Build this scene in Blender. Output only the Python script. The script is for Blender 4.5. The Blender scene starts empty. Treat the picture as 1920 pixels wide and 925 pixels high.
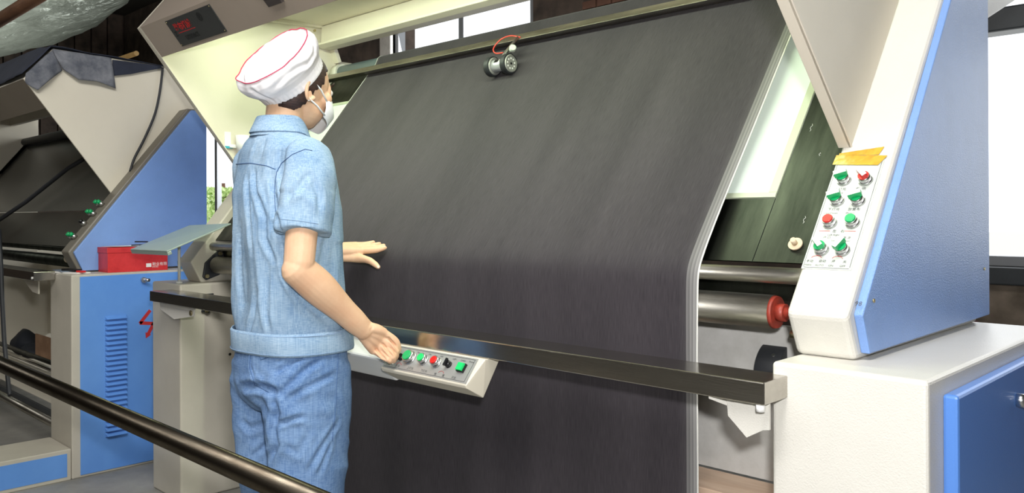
import bpy, bmesh, math, random
from mathutils import Vector, Matrix, noise
from mathutils.bvhtree import BVHTree
random.seed(4)
SC = bpy.context.scene
COL = SC.collection
PI = math.pi

# ------------------------------------------------------------------ camera
CAMZ = 1.19
F_PX, YAW, CY = 1551.44, 0.7738, 400.36
cam_d = bpy.data.cameras.new('camera'); cam = bpy.data.objects.new('camera', cam_d); COL.objects.link(cam)
cam_d.sensor_fit = 'HORIZONTAL'; cam_d.sensor_width = 36.0; cam_d.lens = 36.0 * F_PX / 1920
cam_d.shift_y = -(462.5 - CY) / 1920
cam_d.clip_start = 0.02; cam_d.clip_end = 200
fwd = Vector((-math.sin(YAW), math.cos(YAW), 0.0016)).normalized()
rgt = Vector((math.cos(YAW), math.sin(YAW), 0))
dwn = fwd.cross(rgt)
rl = 0.0042
r2 = math.cos(rl) * rgt + math.sin(rl) * dwn
d2 = -math.sin(rl) * rgt + math.cos(rl) * dwn
cam.matrix_world = Matrix(((r2.x, -d2.x, -fwd.x, 0), (r2.y, -d2.y, -fwd.y, 0), (r2.z, -d2.z, -fwd.z, CAMZ), (0, 0, 0, 1)))
SC.camera = cam
CAMP = Vector((0, 0, CAMZ))

def ray(x, y):                      # direction of sight of a photograph pixel, used only to measure
    return (r2 * ((x - 960) / F_PX) + d2 * ((y - CY) / F_PX) + fwd)

def atY(x, y, Y):
    r = ray(x, y); return CAMP + r * (Y / r.y)

def atX(x, y, X):
    r = ray(x, y); return CAMP + r * (X / r.x)

# ------------------------------------------------------------------ world and lights
w = bpy.data.worlds.new('daylight'); SC.world = w; w.use_nodes = True
bg = w.node_tree.nodes['Background']; bg.inputs[0].default_value = (0.93, 0.97, 1.0, 1); bg.inputs[1].default_value = 1.7

def area(name, loc, target, sx, sy, energy, col=(1, 1, 1)):
    d = bpy.data.lights.new(name, 'AREA'); d.shape = 'RECTANGLE'; d.size = sx; d.size_y = sy; d.energy = energy; d.color = col
    o = bpy.data.objects.new(name, d); COL.objects.link(o); o.location = loc
    o.rotation_euler = (Vector(target) - Vector(loc)).to_track_quat('-Z', 'Y').to_euler()
    return o
# the photographer's flash, a little above and right of the lens
area('camera_flash', CAMP + Vector((0.07, 0.02, 0.16)), (-1.9, 1.9, 1.1), 0.09, 0.06, 33, (1.0, 0.995, 0.985))
# added fill lights, unseen overhead, to raise the ambient level
area('fill_light', (-1.5, -1.6, 3.5), (-1.8, 0.6, 0.6), 3.0, 1.0, 42, (1.0, 0.98, 0.95))
area('fill_light', (-0.5, 0.0, 3.7), (-3.8, 1.5, 0.9), 1.8, 1.2, 125, (1.0, 0.985, 0.95))
area('fill_light', (-6.3, -1.2, 3.5), (-5.6, 1.2, 0.6), 3.0, 1.0, 28, (1.0, 0.98, 0.94))
# daylight through the back windows
area('window_daylight', (-0.2, 4.75, 1.7), (-0.3, 0.0, 0.7), 2.6, 1.5, 16, (0.95, 0.98, 1.0))
area('window_daylight', (-5.0, 4.75, 2.2), (-4.6, 0.0, 0.9), 1.7, 1.6, 55, (0.95, 0.98, 1.0))
area('window_daylight', (-8.9, 4.75, 2.2), (-8.0, 0.0, 0.9), 1.6, 2.0, 60, (0.95, 0.98, 1.0))

SC.view_settings.view_transform = 'Standard'; SC.view_settings.look = 'None'
SC.view_settings.gamma = 1; SC.view_settings.use_curve_mapping = False
SC.view_settings.exposure = 0.0

# ------------------------------------------------------------------ materials
def lin(c):
    return tuple(((v / 255) / 12.92 if v / 255 <= 0.04045 else ((v / 255 + 0.055) / 1.055) ** 2.4) for v in c) + (1,)

MATS = {}
def mat(name, rgb, rough=0.5, metal=0.0, bump=0.0, bscale=200, var=0.0, vscale=6, rgb2=None, emit=None, estr=0, spec=0.5,
        coord='Object', stretch=(1, 1, 1), alpha=1.0, trans=0.0, rvar=0.0, coat=0.0):
    m = bpy.data.materials.new(name); m.use_nodes = True
    nt = m.node_tree; b = nt.nodes['Principled BSDF']; L = nt.links
    b.inputs['Base Color'].default_value = lin(rgb); b.inputs['Roughness'].default_value = rough
    b.inputs['Metallic'].default_value = metal; b.inputs['Specular IOR Level'].default_value = spec
    b.inputs['Transmission Weight'].default_value = trans; b.inputs['Coat Weight'].default_value = coat
    b.inputs['Alpha'].default_value = alpha
    if emit:
        b.inputs['Emission Color'].default_value = lin(emit); b.inputs['Emission Strength'].default_value = estr
    tc = nt.nodes.new('ShaderNodeTexCoord'); mp = nt.nodes.new('ShaderNodeMapping'); mp.inputs['Scale'].default_value = stretch
    L.new(tc.outputs[coord], mp.inputs['Vector'])
    if var > 0 or rgb2:
        n = nt.nodes.new('ShaderNodeTexNoise'); n.inputs['Scale'].default_value = vscale; n.inputs['Detail'].default_value = 6
        n.inputs['Roughness'].default_value = 0.65
        L.new(mp.outputs[0], n.inputs['Vector'])
        r = nt.nodes.new('ShaderNodeValToRGB'); L.new(n.outputs['Fac'], r.inputs[0])
        c1 = lin(rgb); c2 = lin(rgb2) if rgb2 else tuple(v * (1 - var) for v in c1[:3]) + (1,)
        r.color_ramp.elements[0].position = 0.35; r.color_ramp.elements[1].position = 0.68
        r.color_ramp.elements[0].color = c2; r.color_ramp.elements[1].color = c1
        L.new(r.outputs[0], b.inputs['Base Color'])
        if rvar:
            mm = nt.nodes.new('ShaderNodeMapRange'); L.new(n.outputs['Fac'], mm.inputs[0])
            mm.inputs[3].default_value = rough + rvar; mm.inputs[4].default_value = max(0.03, rough - rvar)
            L.new(mm.outputs[0], b.inputs['Roughness'])
    if bump > 0:
        n2 = nt.nodes.new('ShaderNodeTexNoise'); n2.inputs['Scale'].default_value = bscale; n2.inputs['Detail'].default_value = 2
        L.new(mp.outputs[0], n2.inputs['Vector'])
        bp = nt.nodes.new('ShaderNodeBump'); bp.inputs['Strength'].default_value = bump; bp.inputs['Distance'].default_value = 0.002
        L.new(n2.outputs['Fac'], bp.inputs['Height']); L.new(bp.outputs[0], b.inputs['Normal'])
    MATS[name] = m
    return m

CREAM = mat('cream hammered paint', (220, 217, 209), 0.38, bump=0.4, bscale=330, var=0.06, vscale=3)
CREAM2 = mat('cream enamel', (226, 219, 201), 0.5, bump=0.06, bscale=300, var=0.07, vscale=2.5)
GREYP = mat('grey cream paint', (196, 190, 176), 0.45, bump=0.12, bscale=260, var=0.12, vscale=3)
BLUE = mat('blue hammered paint', (130, 166, 226), 0.36, spec=0.38, bump=0.5, bscale=380, var=0.12, vscale=4)
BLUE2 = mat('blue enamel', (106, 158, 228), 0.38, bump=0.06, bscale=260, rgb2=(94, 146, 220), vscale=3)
STEEL = mat('polished stainless', (186, 182, 174), 0.19, 1.0, bump=0.03, bscale=90, var=0.15, vscale=9, stretch=(0.3, 4, 4), rvar=0.05)
STEELD = mat('dark brushed steel', (66, 69, 62), 0.42, 1.0, bump=0.03, bscale=120, rgb2=(44, 47, 42), vscale=4, stretch=(5, 0.7, 0.7), rvar=0.08)
CHROME = mat('roller chrome', (208, 204, 194), 0.33, 1.0, bump=0.05, bscale=60, rgb2=(140, 136, 126), vscale=7, stretch=(0.4, 3, 3), rvar=0.1)
PIPEM = mat('worn steel tube', (92, 86, 76), 0.3, 1.0, bump=0.05, bscale=90, rgb2=(70, 63, 54), vscale=16, stretch=(0.5, 3, 3), rvar=0.09)
BLACK = mat('black rubber', (36, 38, 42), 0.55, bump=0.05)
BLACKG = mat('black plastic', (20, 20, 22), 0.3)
RED = mat('red plastic', (214, 38, 32), 0.3)
GREEN = mat('green plastic', (16, 168, 98), 0.3)
GREENL = mat('bright green plastic', (30, 205, 110), 0.3)  # plain brighter green, no emission
WHITE = mat('white plastic', (240, 240, 238), 0.4)
REDP = mat('red oxide paint', (168, 62, 46), 0.45, rgb2=(120, 48, 38), vscale=30, bump=0.1)
BRASS = mat('zinc bolt', (196, 182, 140), 0.35, 1.0)
ALU = mat('aluminium', (205, 205, 205), 0.3, 1.0)
INK = mat('printed ink', (70, 72, 74), 0.6)
REDINK = mat('red print', (196, 44, 44), 0.6)
PANELM = mat('pale printed panel', (204, 210, 202), 0.35, var=0.05, vscale=12)
PANELG = mat('silver printed panel', (168, 168, 166), 0.35, metal=0.3, var=0.06, vscale=14)
TAPE = mat('yellow parcel tape', (222, 178, 62), 0.28, bump=0.3, bscale=60, rgb2=(196, 150, 46), vscale=50)
SKIN = mat('skin', (232, 194, 160), 0.5, bump=0.04, bscale=500, rgb2=(224, 178, 144), vscale=14, spec=0.35)
HAIR = mat('dark brown hair', (74, 50, 42), 0.42, bump=0.5, bscale=300, rgb2=(34, 24, 22), vscale=60, stretch=(1, 1, 4))
CAPW = mat('white cap cloth', (240, 238, 240), 0.8, bump=0.05, bscale=700, spec=0.2)
MASKW = mat('white mask cloth', (236, 238, 240), 0.7, bump=0.05, bscale=600, spec=0.2)
PIPING = mat('crimson piping', (206, 52, 92), 0.6)
STITCH = mat('pale blue stitching', (142, 170, 204), 0.8)
STITCHD = mat('navy seam', (74, 104, 148), 0.8)
PAPER = mat('white paper', (232, 230, 226), 0.7)
CARD = mat('brown cardboard', (186, 148, 116), 0.8, rgb2=(158, 122, 94), vscale=7)
BOARD = mat('pale plywood', (206, 182, 160), 0.7, rgb2=(188, 160, 138), vscale=4, stretch=(1, 8, 1))
GREYS = mat('grey painted sheet', (200, 198, 195), 0.55, rgb2=(184, 182, 178), vscale=18, bump=0.06, bscale=140)
LIGHTP = mat('milky diffuser', (206, 216, 208), 0.35, emit=(226, 240, 230), estr=0.22, var=0.03, vscale=2)
LFRAME = mat('pale green frame', (188, 196, 172), 0.4)
TUBEL = mat('fluorescent tube', (255, 255, 255), 0.4, emit=(236, 255, 214), estr=9)
BLUEG = mat('blue grey roller rubber', (124, 142, 150), 0.35, var=0.08)
NAVY = mat('navy denim cloth', (44, 50, 66), 0.85, bump=0.2, bscale=500, rgb2=(34, 38, 52), vscale=9)
GREYD = mat('faded grey denim', (132, 134, 140), 0.85, bump=0.2, bscale=500, rgb2=(84, 88, 98), vscale=14)
WOODR = mat('reddish timber', (120, 84, 58), 0.7, rgb2=(92, 62, 42), vscale=5, stretch=(1, 1, 8))
BAMB = mat('bamboo', (196, 160, 98), 0.5, rgb2=(170, 132, 78), vscale=8)
WFRAME = mat('grey window frame', (150, 152, 156), 0.4, metal=0.3)
DFRAME = mat('dark steel beam', (62, 66, 70), 0.5, rgb2=(48, 52, 56), vscale=6)
DGREY = mat('dark grey roof lining', (66, 62, 58), 0.85, rgb2=(46, 43, 40), vscale=2)
PILLAR = mat('whitewashed pillar', (226, 222, 214), 0.8, rgb2=(196, 190, 182), vscale=9)
TRAYM = mat('grey green glass board', (150, 164, 154), 0.22, var=0.08, vscale=3, spec=0.7)
REDBOX = mat('red card box', (222, 60, 60), 0.42, rgb2=(186, 34, 38), vscale=9)
LEAF = mat('leaves', (226, 238, 180), 0.7, rgb2=(180, 212, 130), vscale=12)
FLOORM = mat('worn concrete', (166, 162, 154), 0.62, bump=0.25, bscale=30, rgb2=(122, 122, 117), vscale=1.6, rvar=0.1)
GROUND = mat('pale ground outside', (206, 204, 194), 0.9)
DARKN = mat('name plate metal', (78, 80, 80), 0.35, 0.4, var=0.1)
EMBOSS = mat('worn dark lettering', (34, 36, 36), 0.5)

def cloth_mat(name, cA, cB, weave, rough=0.85):
    """denim: long slubs along the warp (UV y) and fine weave"""
    m = bpy.data.materials.new(name); m.use_nodes = True
    nt = m.node_tree; b = nt.nodes['Principled BSDF']; L = nt.links
    b.inputs['Roughness'].default_value = rough; b.inputs['Specular IOR Level'].default_value = 0.2
    tc = nt.nodes.new('ShaderNodeTexCoord')
    mixes = []
    for st in ((weave, weave, 14), (70, 70, weave * 1.6)):
        mp = nt.nodes.new('ShaderNodeMapping'); mp.inputs['Scale'].default_value = st
        L.new(tc.outputs['Object'], mp.inputs[0])
        n = nt.nodes.new('ShaderNodeTexNoise'); n.inputs['Scale'].default_value = 1; n.inputs['Detail'].default_value = 3
        L.new(mp.outputs[0], n.inputs['Vector']); mixes.append(n)
    big = nt.nodes.new('ShaderNodeTexNoise'); big.inputs['Scale'].default_value = 9; big.inputs['Detail'].default_value = 4
    L.new(tc.outputs['Object'], big.inputs['Vector'])
    a = nt.nodes.new('ShaderNodeMath'); a.operation = 'ADD'; L.new(mixes[0].outputs['Fac'], a.inputs[0]); L.new(mixes[1].outputs['Fac'], a.inputs[1])
    a2 = nt.nodes.new('ShaderNodeMath'); a2.operation = 'ADD'; L.new(a.outputs[0], a2.inputs[0]); L.new(big.outputs['Fac'], a2.inputs[1])
    mr = nt.nodes.new('ShaderNodeMapRange'); mr.inputs[1].default_value = 1.15; mr.inputs[2].default_value = 1.9
    L.new(a2.outputs[0], mr.inputs[0])
    mx = nt.nodes.new('ShaderNodeMix'); mx.data_type = 'RGBA'
    L.new(mr.outputs[0], mx.inputs['Factor']); mx.inputs['A'].default_value = lin(cA); mx.inputs['B'].default_value = lin(cB)
    L.new(mx.outputs['Result'], b.inputs['Base Color'])
    bp = nt.nodes.new('ShaderNodeBump'); bp.inputs['Strength'].default_value = 0.25; bp.inputs['Distance'].default_value = 0.001
    L.new(a.outputs[0], bp.inputs['Height']); L.new(bp.outputs[0], b.inputs['Normal'])
    return m
SHIRT = cloth_mat('pale blue chambray', (118, 150, 184), (174, 198, 218), 420)
JEANS = cloth_mat('mid blue denim', (84, 116, 164), (132, 162, 200), 330)

def fabric_mat():
    m = bpy.data.materials.new('charcoal denim web'); m.use_nodes = True
    nt = m.node_tree; b = nt.nodes['Principled BSDF']; L = nt.links
    b.inputs['Roughness'].default_value = 0.78; b.inputs['Specular IOR Level'].default_value = 0.25
    b.inputs['Sheen Weight'].default_value = 0.15
    uv = nt.nodes.new('ShaderNodeUVMap')
    sep = nt.nodes.new('ShaderNodeSeparateXYZ'); L.new(uv.outputs[0], sep.inputs[0])
    mp = nt.nodes.new('ShaderNodeMapping'); mp.inputs['Scale'].default_value = (420, 26, 1); L.new(uv.outputs[0], mp.inputs[0])
    n = nt.nodes.new('ShaderNodeTexNoise'); n.inputs['Scale'].default_value = 1; n.inputs['Detail'].default_value = 5; L.new(mp.outputs[0], n.inputs[0])
    mp2 = nt.nodes.new('ShaderNodeMapping'); mp2.inputs['Scale'].default_value = (7, 1.1, 1); L.new(uv.outputs[0], mp2.inputs[0])
    n2 = nt.nodes.new('ShaderNodeTexNoise'); n2.inputs['Scale'].default_value = 1; n2.inputs['Detail'].default_value = 4; L.new(mp2.outputs[0], n2.inputs[0])
    ad = nt.nodes.new('ShaderNodeMath'); ad.operation = 'ADD'; L.new(n.outputs['Fac'], ad.inputs[0]); L.new(n2.outputs['Fac'], ad.inputs[1])
    r = nt.nodes.new('ShaderNodeMapRange'); r.inputs[1].default_value = 0.75; r.inputs[2].default_value = 1.3; L.new(ad.outputs[0], r.inputs[0])
    mx = nt.nodes.new('ShaderNodeMix'); mx.data_type = 'RGBA'; L.new(r.outputs[0], mx.inputs['Factor'])
    mx.inputs['A'].default_value = lin((44, 40, 45)); mx.inputs['B'].default_value = lin((63, 58, 63))
    # selvedge bands by distance from the right edge (uv.x metres)
    ramp = nt.nodes.new('ShaderNodeValToRGB'); ramp.color_ramp.interpolation = 'LINEAR'
    mr = nt.nodes.new('ShaderNodeMapRange'); mr.inputs[1].default_value = 0.0; mr.inputs[2].default_value = 0.05
    L.new(sep.outputs[0], mr.inputs[0]); L.new(mr.outputs[0], ramp.inputs[0])
    e = ramp.color_ramp.elements; e[0].position = 0; e[0].color = (1, 1, 1, 1); e[1].position = 1; e[1].color = (0, 0, 0, 1)
    for p, v in ((0.04, 0.7), (0.07, 0.22), (0.2, 0.3), (0.24, 0.14), (0.36, 0.26), (0.42, 0.12), (0.56, 0.2), (0.6, 0.02)):
        q = e.new(p); q.color = (v, v, v, 1)
    mx2 = nt.nodes.new('ShaderNodeMix'); mx2.data_type = 'RGBA'; L.new(ramp.outputs[0], mx2.inputs['Factor'])
    L.new(mx.outputs['Result'], mx2.inputs['A']); mx2.inputs['B'].default_value = lin((226, 226, 222))
    ramp.color_ramp.elements[-1].color = (0, 0, 0, 1)
    L.new(mx2.outputs['Result'], b.inputs['Base Color'])
    bp = nt.nodes.new('ShaderNodeBump'); bp.inputs['Strength'].default_value = 0.5; bp.inputs['Distance'].default_value = 0.0012
    L.new(n.outputs['Fac'], bp.inputs['Height']); L.new(bp.outputs[0], b.inputs['Normal'])
    return m
FABRIC = fabric_mat()

def wall_mat(name, cols, brick=True, stains=None):
    m = bpy.data.materials.new(name); m.use_nodes = True
    nt = m.node_tree; b = nt.nodes['Principled BSDF']; L = nt.links
    b.inputs['Roughness'].default_value = 0.9
    tc = nt.nodes.new('ShaderNodeTexCoord')
    n = nt.nodes.new('ShaderNodeTexNoise'); n.inputs['Scale'].default_value = 7; n.inputs['Detail'].default_value = 8; L.new(tc.outputs['Object'], n.inputs[0])
    r = nt.nodes.new('ShaderNodeValToRGB'); L.new(n.outputs['Fac'], r.inputs[0])
    r.color_ramp.elements[0].position = 0.3; r.color_ramp.elements[0].color = lin(cols[0])
    r.color_ramp.elements[1].position = 0.7; r.color_ramp.elements[1].color = lin(cols[1])
    out = r.outputs[0]
    if stains:
        n3 = nt.nodes.new('ShaderNodeTexNoise'); n3.inputs['Scale'].default_value = 4.2; n3.inputs['Detail'].default_value = 5; L.new(tc.outputs['Object'], n3.inputs[0])
        r3 = nt.nodes.new('ShaderNodeValToRGB'); L.new(n3.outputs['Fac'], r3.inputs[0])
        r3.color_ramp.elements[0].position = 0.53; r3.color_ramp.elements[0].color = (0, 0, 0, 1)
        r3.color_ramp.elements[1].position = 0.62; r3.color_ramp.elements[1].color = (1, 1, 1, 1)
        mx = nt.nodes.new('ShaderNodeMix'); mx.data_type = 'RGBA'; L.new(r3.outputs[0], mx.inputs['Factor'])
        L.new(out, mx.inputs['A']); mx.inputs['B'].default_value = lin(stains); out = mx.outputs['Result']
    L.new(out, b.inputs['Base Color'])
    bp = nt.nodes.new('ShaderNodeBump'); bp.inputs['Strength'].default_value = 0.6; bp.inputs['Distance'].default_value = 0.01
    L.new(n.outputs['Fac'], bp.inputs['Height']); L.new(bp.outputs[0], b.inputs['Normal'])
    return m
WALLM = wall_mat('sooty wall render', ((58, 50, 46), (98, 84, 74)))
WALLB = wall_mat('stained lower wall', ((92, 82, 70), (146, 132, 118)), stains=(150, 84, 112))
BRICKM = wall_mat('dark red brick', ((84, 58, 48), (120, 86, 70)))

# ------------------------------------------------------------------ mesh helpers
class G:
    """collects simple shapes in world coordinates, then links them as ONE mesh object"""
    def __init__(s): s.v = []; s.f = []; s.m = []; s.sm = []; s.uv = None
    def add(s, vs, fs, mi=0, smooth=False):
        k = len(s.v); s.v += [Vector(p) for p in vs]
        for f in fs: s.f.append([i + k for i in f]); s.m.append(mi); s.sm.append(smooth)
        return s
    def box(s, x0, x1, y0, y1, z0, z1, mi=0):
        v = [(x, y, z) for x in (x0, x1) for y in (y0, y1) for z in (z0, z1)]
        return s.add(v, [(0, 1, 3, 2), (4, 6, 7, 5), (0, 4, 5, 1), (2, 3, 7, 6), (0, 2, 6, 4), (1, 5, 7, 3)], mi)
    def prism(s, poly, x0, x1, mi=0):      # polygon in (y,z), extruded along x ; x may be a per-vertex pair
        n = len(poly)
        v = [(x0, p[0], p[1]) for p in poly] + [(x1, p[0], p[1]) for p in poly]
        f = [tuple(range(n)), tuple(range(2 * n - 1, n - 1, -1))] + [(i, i + n, (i + 1) % n + n, (i + 1) % n) for i in range(n)]
        return s.add(v, f, mi)
    def slab(s, pts, th, nrm, mi=0):       # polygon in 3d, thickened against nrm
        n = len(pts); nrm = Vector(nrm).normalized()
        v = [Vector(p) for p in pts] + [Vector(p) - nrm * th for p in pts]
        f = [tuple(range(n)), tuple(range(2 * n - 1, n - 1, -1))] + [(i, i + n, (i + 1) % n + n, (i + 1) % n) for i in range(n)]
        return s.add(v, f, mi)
    def cyl(s, p0, p1, r, n=24, r1=None, mi=0, smooth=True, caps=True):
        p0 = Vector(p0); p1 = Vector(p1); d = (p1 - p0).normalized(); r1 = r if r1 is None else r1
        a = d.orthogonal().normalized(); b = d.cross(a)
        v = []
        for p, q in ((p0, r), (p1, r1)):
            for i in range(n): t = 2 * PI * i / n; v.append(p + (a * math.cos(t) + b * math.sin(t)) * q)
        s.add(v, [(i, (i + 1) % n, (i + 1) % n + n, i + n) for i in range(n)], mi, smooth)
        if caps:
            k = len(s.v) - 2 * n
            s.f.append([k + i for i in range(n - 1, -1, -1)]); s.m.append(mi); s.sm.append(False)
            s.f.append([k + n + i for i in range(n)]); s.m.append(mi); s.sm.append(False)
        return s
    def tube(s, pts, r, n=8, mi=0, rad=None):
        pts = [Vector(p) for p in pts]; N = len(pts); v = []; a = None
        for i, p in enumerate(pts):
            d = (pts[min(i + 1, N - 1)] - pts[max(i - 1, 0)]).normalized()
            if a is None: a = d.orthogonal().normalized()
            a = (a - d * a.dot(d)).normalized(); b = d.cross(a); q = rad[i] if rad else r
            for k in range(n): t = 2 * PI * k / n; v.append(p + (a * math.cos(t) + b * math.sin(t)) * q)
        f = [(i * n + k, i * n + (k + 1) % n, (i + 1) * n + (k + 1) % n, (i + 1) * n + k) for i in range(N - 1) for k in range(n)]
        s.add(v, f, mi, True)
        k = len(s.v) - N * n
        for base, rev in ((k, 1), (k + (N - 1) * n, 0)):
            q = [base + i for i in range(n)]
            s.f.append(q[::-1] if rev else q); s.m.append(mi); s.sm.append(False)
        return s
    def loft(s, rings, mi=0, cap=True):    # rings: lists of equal length
        n = len(rings[0]); v = [p for r in rings for p in r]
        f = [(i * n + k, i * n + (k + 1) % n, (i + 1) * n + (k + 1) % n, (i + 1) * n + k) for i in range(len(rings) - 1) for k in range(n)]
        s.add(v, f, mi, True)
        if cap:
            b = len(s.v) - len(v)
            s.f.append([b + i for i in range(n - 1, -1, -1)]); s.m.append(mi); s.sm.append(True)
            e = b + (len(rings) - 1) * n
            s.f.append([e + i for i in range(n)]); s.m.append(mi); s.sm.append(True)
        return s
    def sphere(s, c, rx, ry, rz, n=24, m=14, mi=0, R=None):
        c = Vector(c); rings = []
        for j in range(1, m):
            t = PI * j / m
            rings.append([Vector((rx * math.sin(t) * math.cos(2 * PI * k / n), ry * math.sin(t) * math.sin(2 * PI * k / n), -rz * math.cos(t))) for k in range(n)])
        rings = [[c + (R @ p if R else p) for p in r] for r in rings]
        k0 = len(s.v)
        s.loft(rings, mi, cap=False)
        for top, ring in ((-1, 0), (1, m - 2)):
            p = Vector((0, 0, top * rz)); s.v.append(c + (R @ p if R else p)); a = len(s.v) - 1
            for k in range(n):
                q = (a, k0 + ring * n + (k + 1) % n, k0 + ring * n + k) if top < 0 else (a, k0 + ring * n + k, k0 + ring * n + (k + 1) % n)
                s.f.append(list(q)); s.m.append(mi); s.sm.append(True)
        return s
    def mesh(s, name, mats, origin):
        me = bpy.data.meshes.new(name)
        me.from_pydata([tuple(p - origin) for p in s.v], [], s.f)
        for m in (mats if isinstance(mats, (list, tuple)) else [mats]): me.materials.append(m)
        me.polygons.foreach_set('material_index', s.m); me.polygons.foreach_set('use_smooth', s.sm)
        bm = bmesh.new(); bm.from_mesh(me); bmesh.ops.recalc_face_normals(bm, faces=bm.faces); bm.to_mesh(me); bm.free()
        return me
    def build(s, name, mats, parent=None, bevel=0, origin=None, label=None, seg=2):
        if parent is not None: origin = wloc(parent)
        elif origin is None:
            zs = [p.z for p in s.v]; c = sum(s.v, Vector()) / len(s.v); origin = Vector((c.x, c.y, min(zs)))
        origin = Vector(origin)
        o = bpy.data.objects.new(name, s.mesh(name, mats, origin)); COL.objects.link(o)
        if parent is not None: o.parent = parent
        else: o.location = origin
        if bevel:
            b = o.modifiers.new('bevel', 'BEVEL'); b.width = bevel; b.segments = seg; b.limit_method = 'ANGLE'; b.angle_limit = math.radians(35)
        if label: o['label'] = label
        return o

def wloc(o):
    p = Vector(o.location)
    while o.parent: o = o.parent; p = p + Vector(o.location)
    return p

def tag(o, label, cat, group=None):
    o['label'] = label; o['category'] = cat
    if group: o['group'] = group
    return o

def empty(name, loc, label, cat, group=None):
    o = bpy.data.objects.new(name, None); COL.objects.link(o); o.location = loc; o.empty_display_size = 0.1
    return tag(o, label, cat, group)

def struct(o): o['kind'] = 'structure'; return o

def place(mesh, name, parent, pos, R, label=None):
    """an instance of a local-space mesh put at a world position under parent"""
    o = bpy.data.objects.new(name, mesh); COL.objects.link(o); o.parent = parent
    o.matrix_local = Matrix.Translation(Vector(pos) - wloc(parent)) @ R.to_4x4()
    if label: o['label'] = label
    return o

def text_geo(g, txt, pos, ux, uy, size, mi=0, center=False, bold=0.0):
    """flat printed lettering as real thin geometry in the plane ux,uy"""
    c = bpy.data.curves.new('t', 'FONT'); c.body = txt; c.size = size; c.resolution_u = 2; c.offset = bold
    if center: c.align_x = 'CENTER'; c.align_y = 'CENTER'
    o = bpy.data.objects.new('t', c); COL.objects.link(o)
    dg = bpy.context.evaluated_depsgraph_get(); me = bpy.data.meshes.new_from_object(o.evaluated_get(dg))
    ux = Vector(ux).normalized(); uy = Vector(uy).normalized(); pos = Vector(pos)
    g.add([pos + ux * v.co.x + uy * v.co.y for v in me.vertices], [tuple(p.vertices) for p in me.polygons], mi)
    bpy.data.objects.remove(o); bpy.data.curves.remove(c); bpy.data.meshes.remove(me)

# ------------------------------------------------------------------ the sloping face shared by towers, tables and cloth
SL = math.radians(51.69)
SD = Vector((0, math.cos(SL), math.sin(SL))); SN = Vector((0, -math.sin(SL), math.cos(SL)))
def S(X, s, off=0.0, K=(1.558, 0.994)):
    return Vector((X, K[0], K[1])) + SD * s + SN * off

# ================================================================== SETTING
YW = 4.5
struct(G().box(-12.2, 3.2, -4.2, 4.8, -0.1, 0.0).build('floor', FLOORM, origin=(0, 0, 0)))
struct(G().box(-12.2, 3.2, -4.2, 4.8, 4.0, 4.1).build('ceiling', DGREY, origin=(0, 0, 4)))
WINS = ((-10.6, -8.2), (-5.86, -4.17), (-1.75, 1.3))
ZS, ZT = 0.93, 3.3
g = G()
edges = [-12.2] + [e for w_ in WINS for e in w_] + [3.2]
for i in range(0, len(edges), 2): g.box(edges[i], edges[i + 1], YW, YW + 0.25, 0, 4.0)
for a, b in WINS: g.box(a, b, YW, YW + 0.25, ZT, 4.0)
struct(g.build('wall_back', WALLM, origin=(0, YW, 0)))
g = G()
for a, b in WINS: g.box(a, b, YW, YW + 0.25, 0, ZS)
struct(g.build('wall_back', WALLB, origin=(0, YW, 0)))
struct(G().box(-12.2, -12.0, -4.2, 4.5, 0, 4.0).build('wall_left', WALLM, origin=(-12, 0, 0)))
struct(G().box(3.0, 3.2, -4.2, 4.5, 0, 4.0).build('wall_right', WALLM, origin=(3, 0, 0)))
struct(G().box(-12.0, 3.0, -4.2, -4.0, 0, 4.0).build('wall_front', WALLM, origin=(0, -4, 0)))
# plank cladding of the left wall and the far left bay
lw = struct(G().box(-11.99, -11.96, 0.0, 4.48, 2.0, 4.0).build('trim_1', WALLM, origin=(-12, 0, 2)))
pm = G()
pm.box(0, 0.05, 0, 0.19, 0, 1.95); pmesh = pm.mesh('plank', WALLM, Vector((0, 0, 0)))
for i in range(21):
    o = place(pmesh, 'plank', lw, (-11.96, 0.06 + i * 0.21, 2.02), Matrix.Identity(3))
# windows: frames and mullions
for k, (a, b) in enumerate(WINS):
    fr = G()
    for x in (a, b - 0.05): fr.box(x, x + 0.05, YW + 0.02, YW + 0.1, ZS, ZT)
    fr.box(a, b, YW + 0.02, YW + 0.1, ZT - 0.05, ZT); fr.box(a, b, YW + 0.02, YW + 0.1, ZS, ZS + 0.05)
    mid = {0: (-9.30,), 1: (-5.0,), 2: (-0.85, 0.25)}[k]
    for x in mid: fr.box(x - 0.03, x + 0.03, YW + 0.03, YW + 0.09, ZS + 0.05, ZT - 0.05)
    wo = struct(fr.build('window_%d' % (k + 1), WFRAME, bevel=0.004))
o = struct(G().box(-1.75, 1.3, YW - 0.06, YW + 0.08, 2.055, 2.17).build('trim_2', DFRAME, bevel=0.01))
o = struct(G().box(-1.75, 1.3, YW - 0.06, YW + 0.1, 0.845, 0.93).build('trim_3', DFRAME, bevel=0.008))
o = struct(G().box(-6.02, -5.86, YW - 0.03, YW + 0.05, 0.0, 4.0).build('trim_4', PILLAR, bevel=0.01))
# the brick patch right of the centre window: every brick a piece
bk = struct(G().box(-3.68, -2.9, YW - 0.012, YW, 2.2, 3.4).build('trim_5', WALLM))
bmesh_ = G().box(0, 0.115, -0.022, 0, 0, 0.052).mesh('brick', BRICKM, Vector((0, 0, 0)))
for r in range(17):
    for c in range(6):
        place(bmesh_, 'brick', bk, (-3.67 + c * 0.13 + (0.06 if r % 2 else 0), YW - 0.012, 2.22 + r * 0.066), Matrix.Identity(3))
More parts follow.
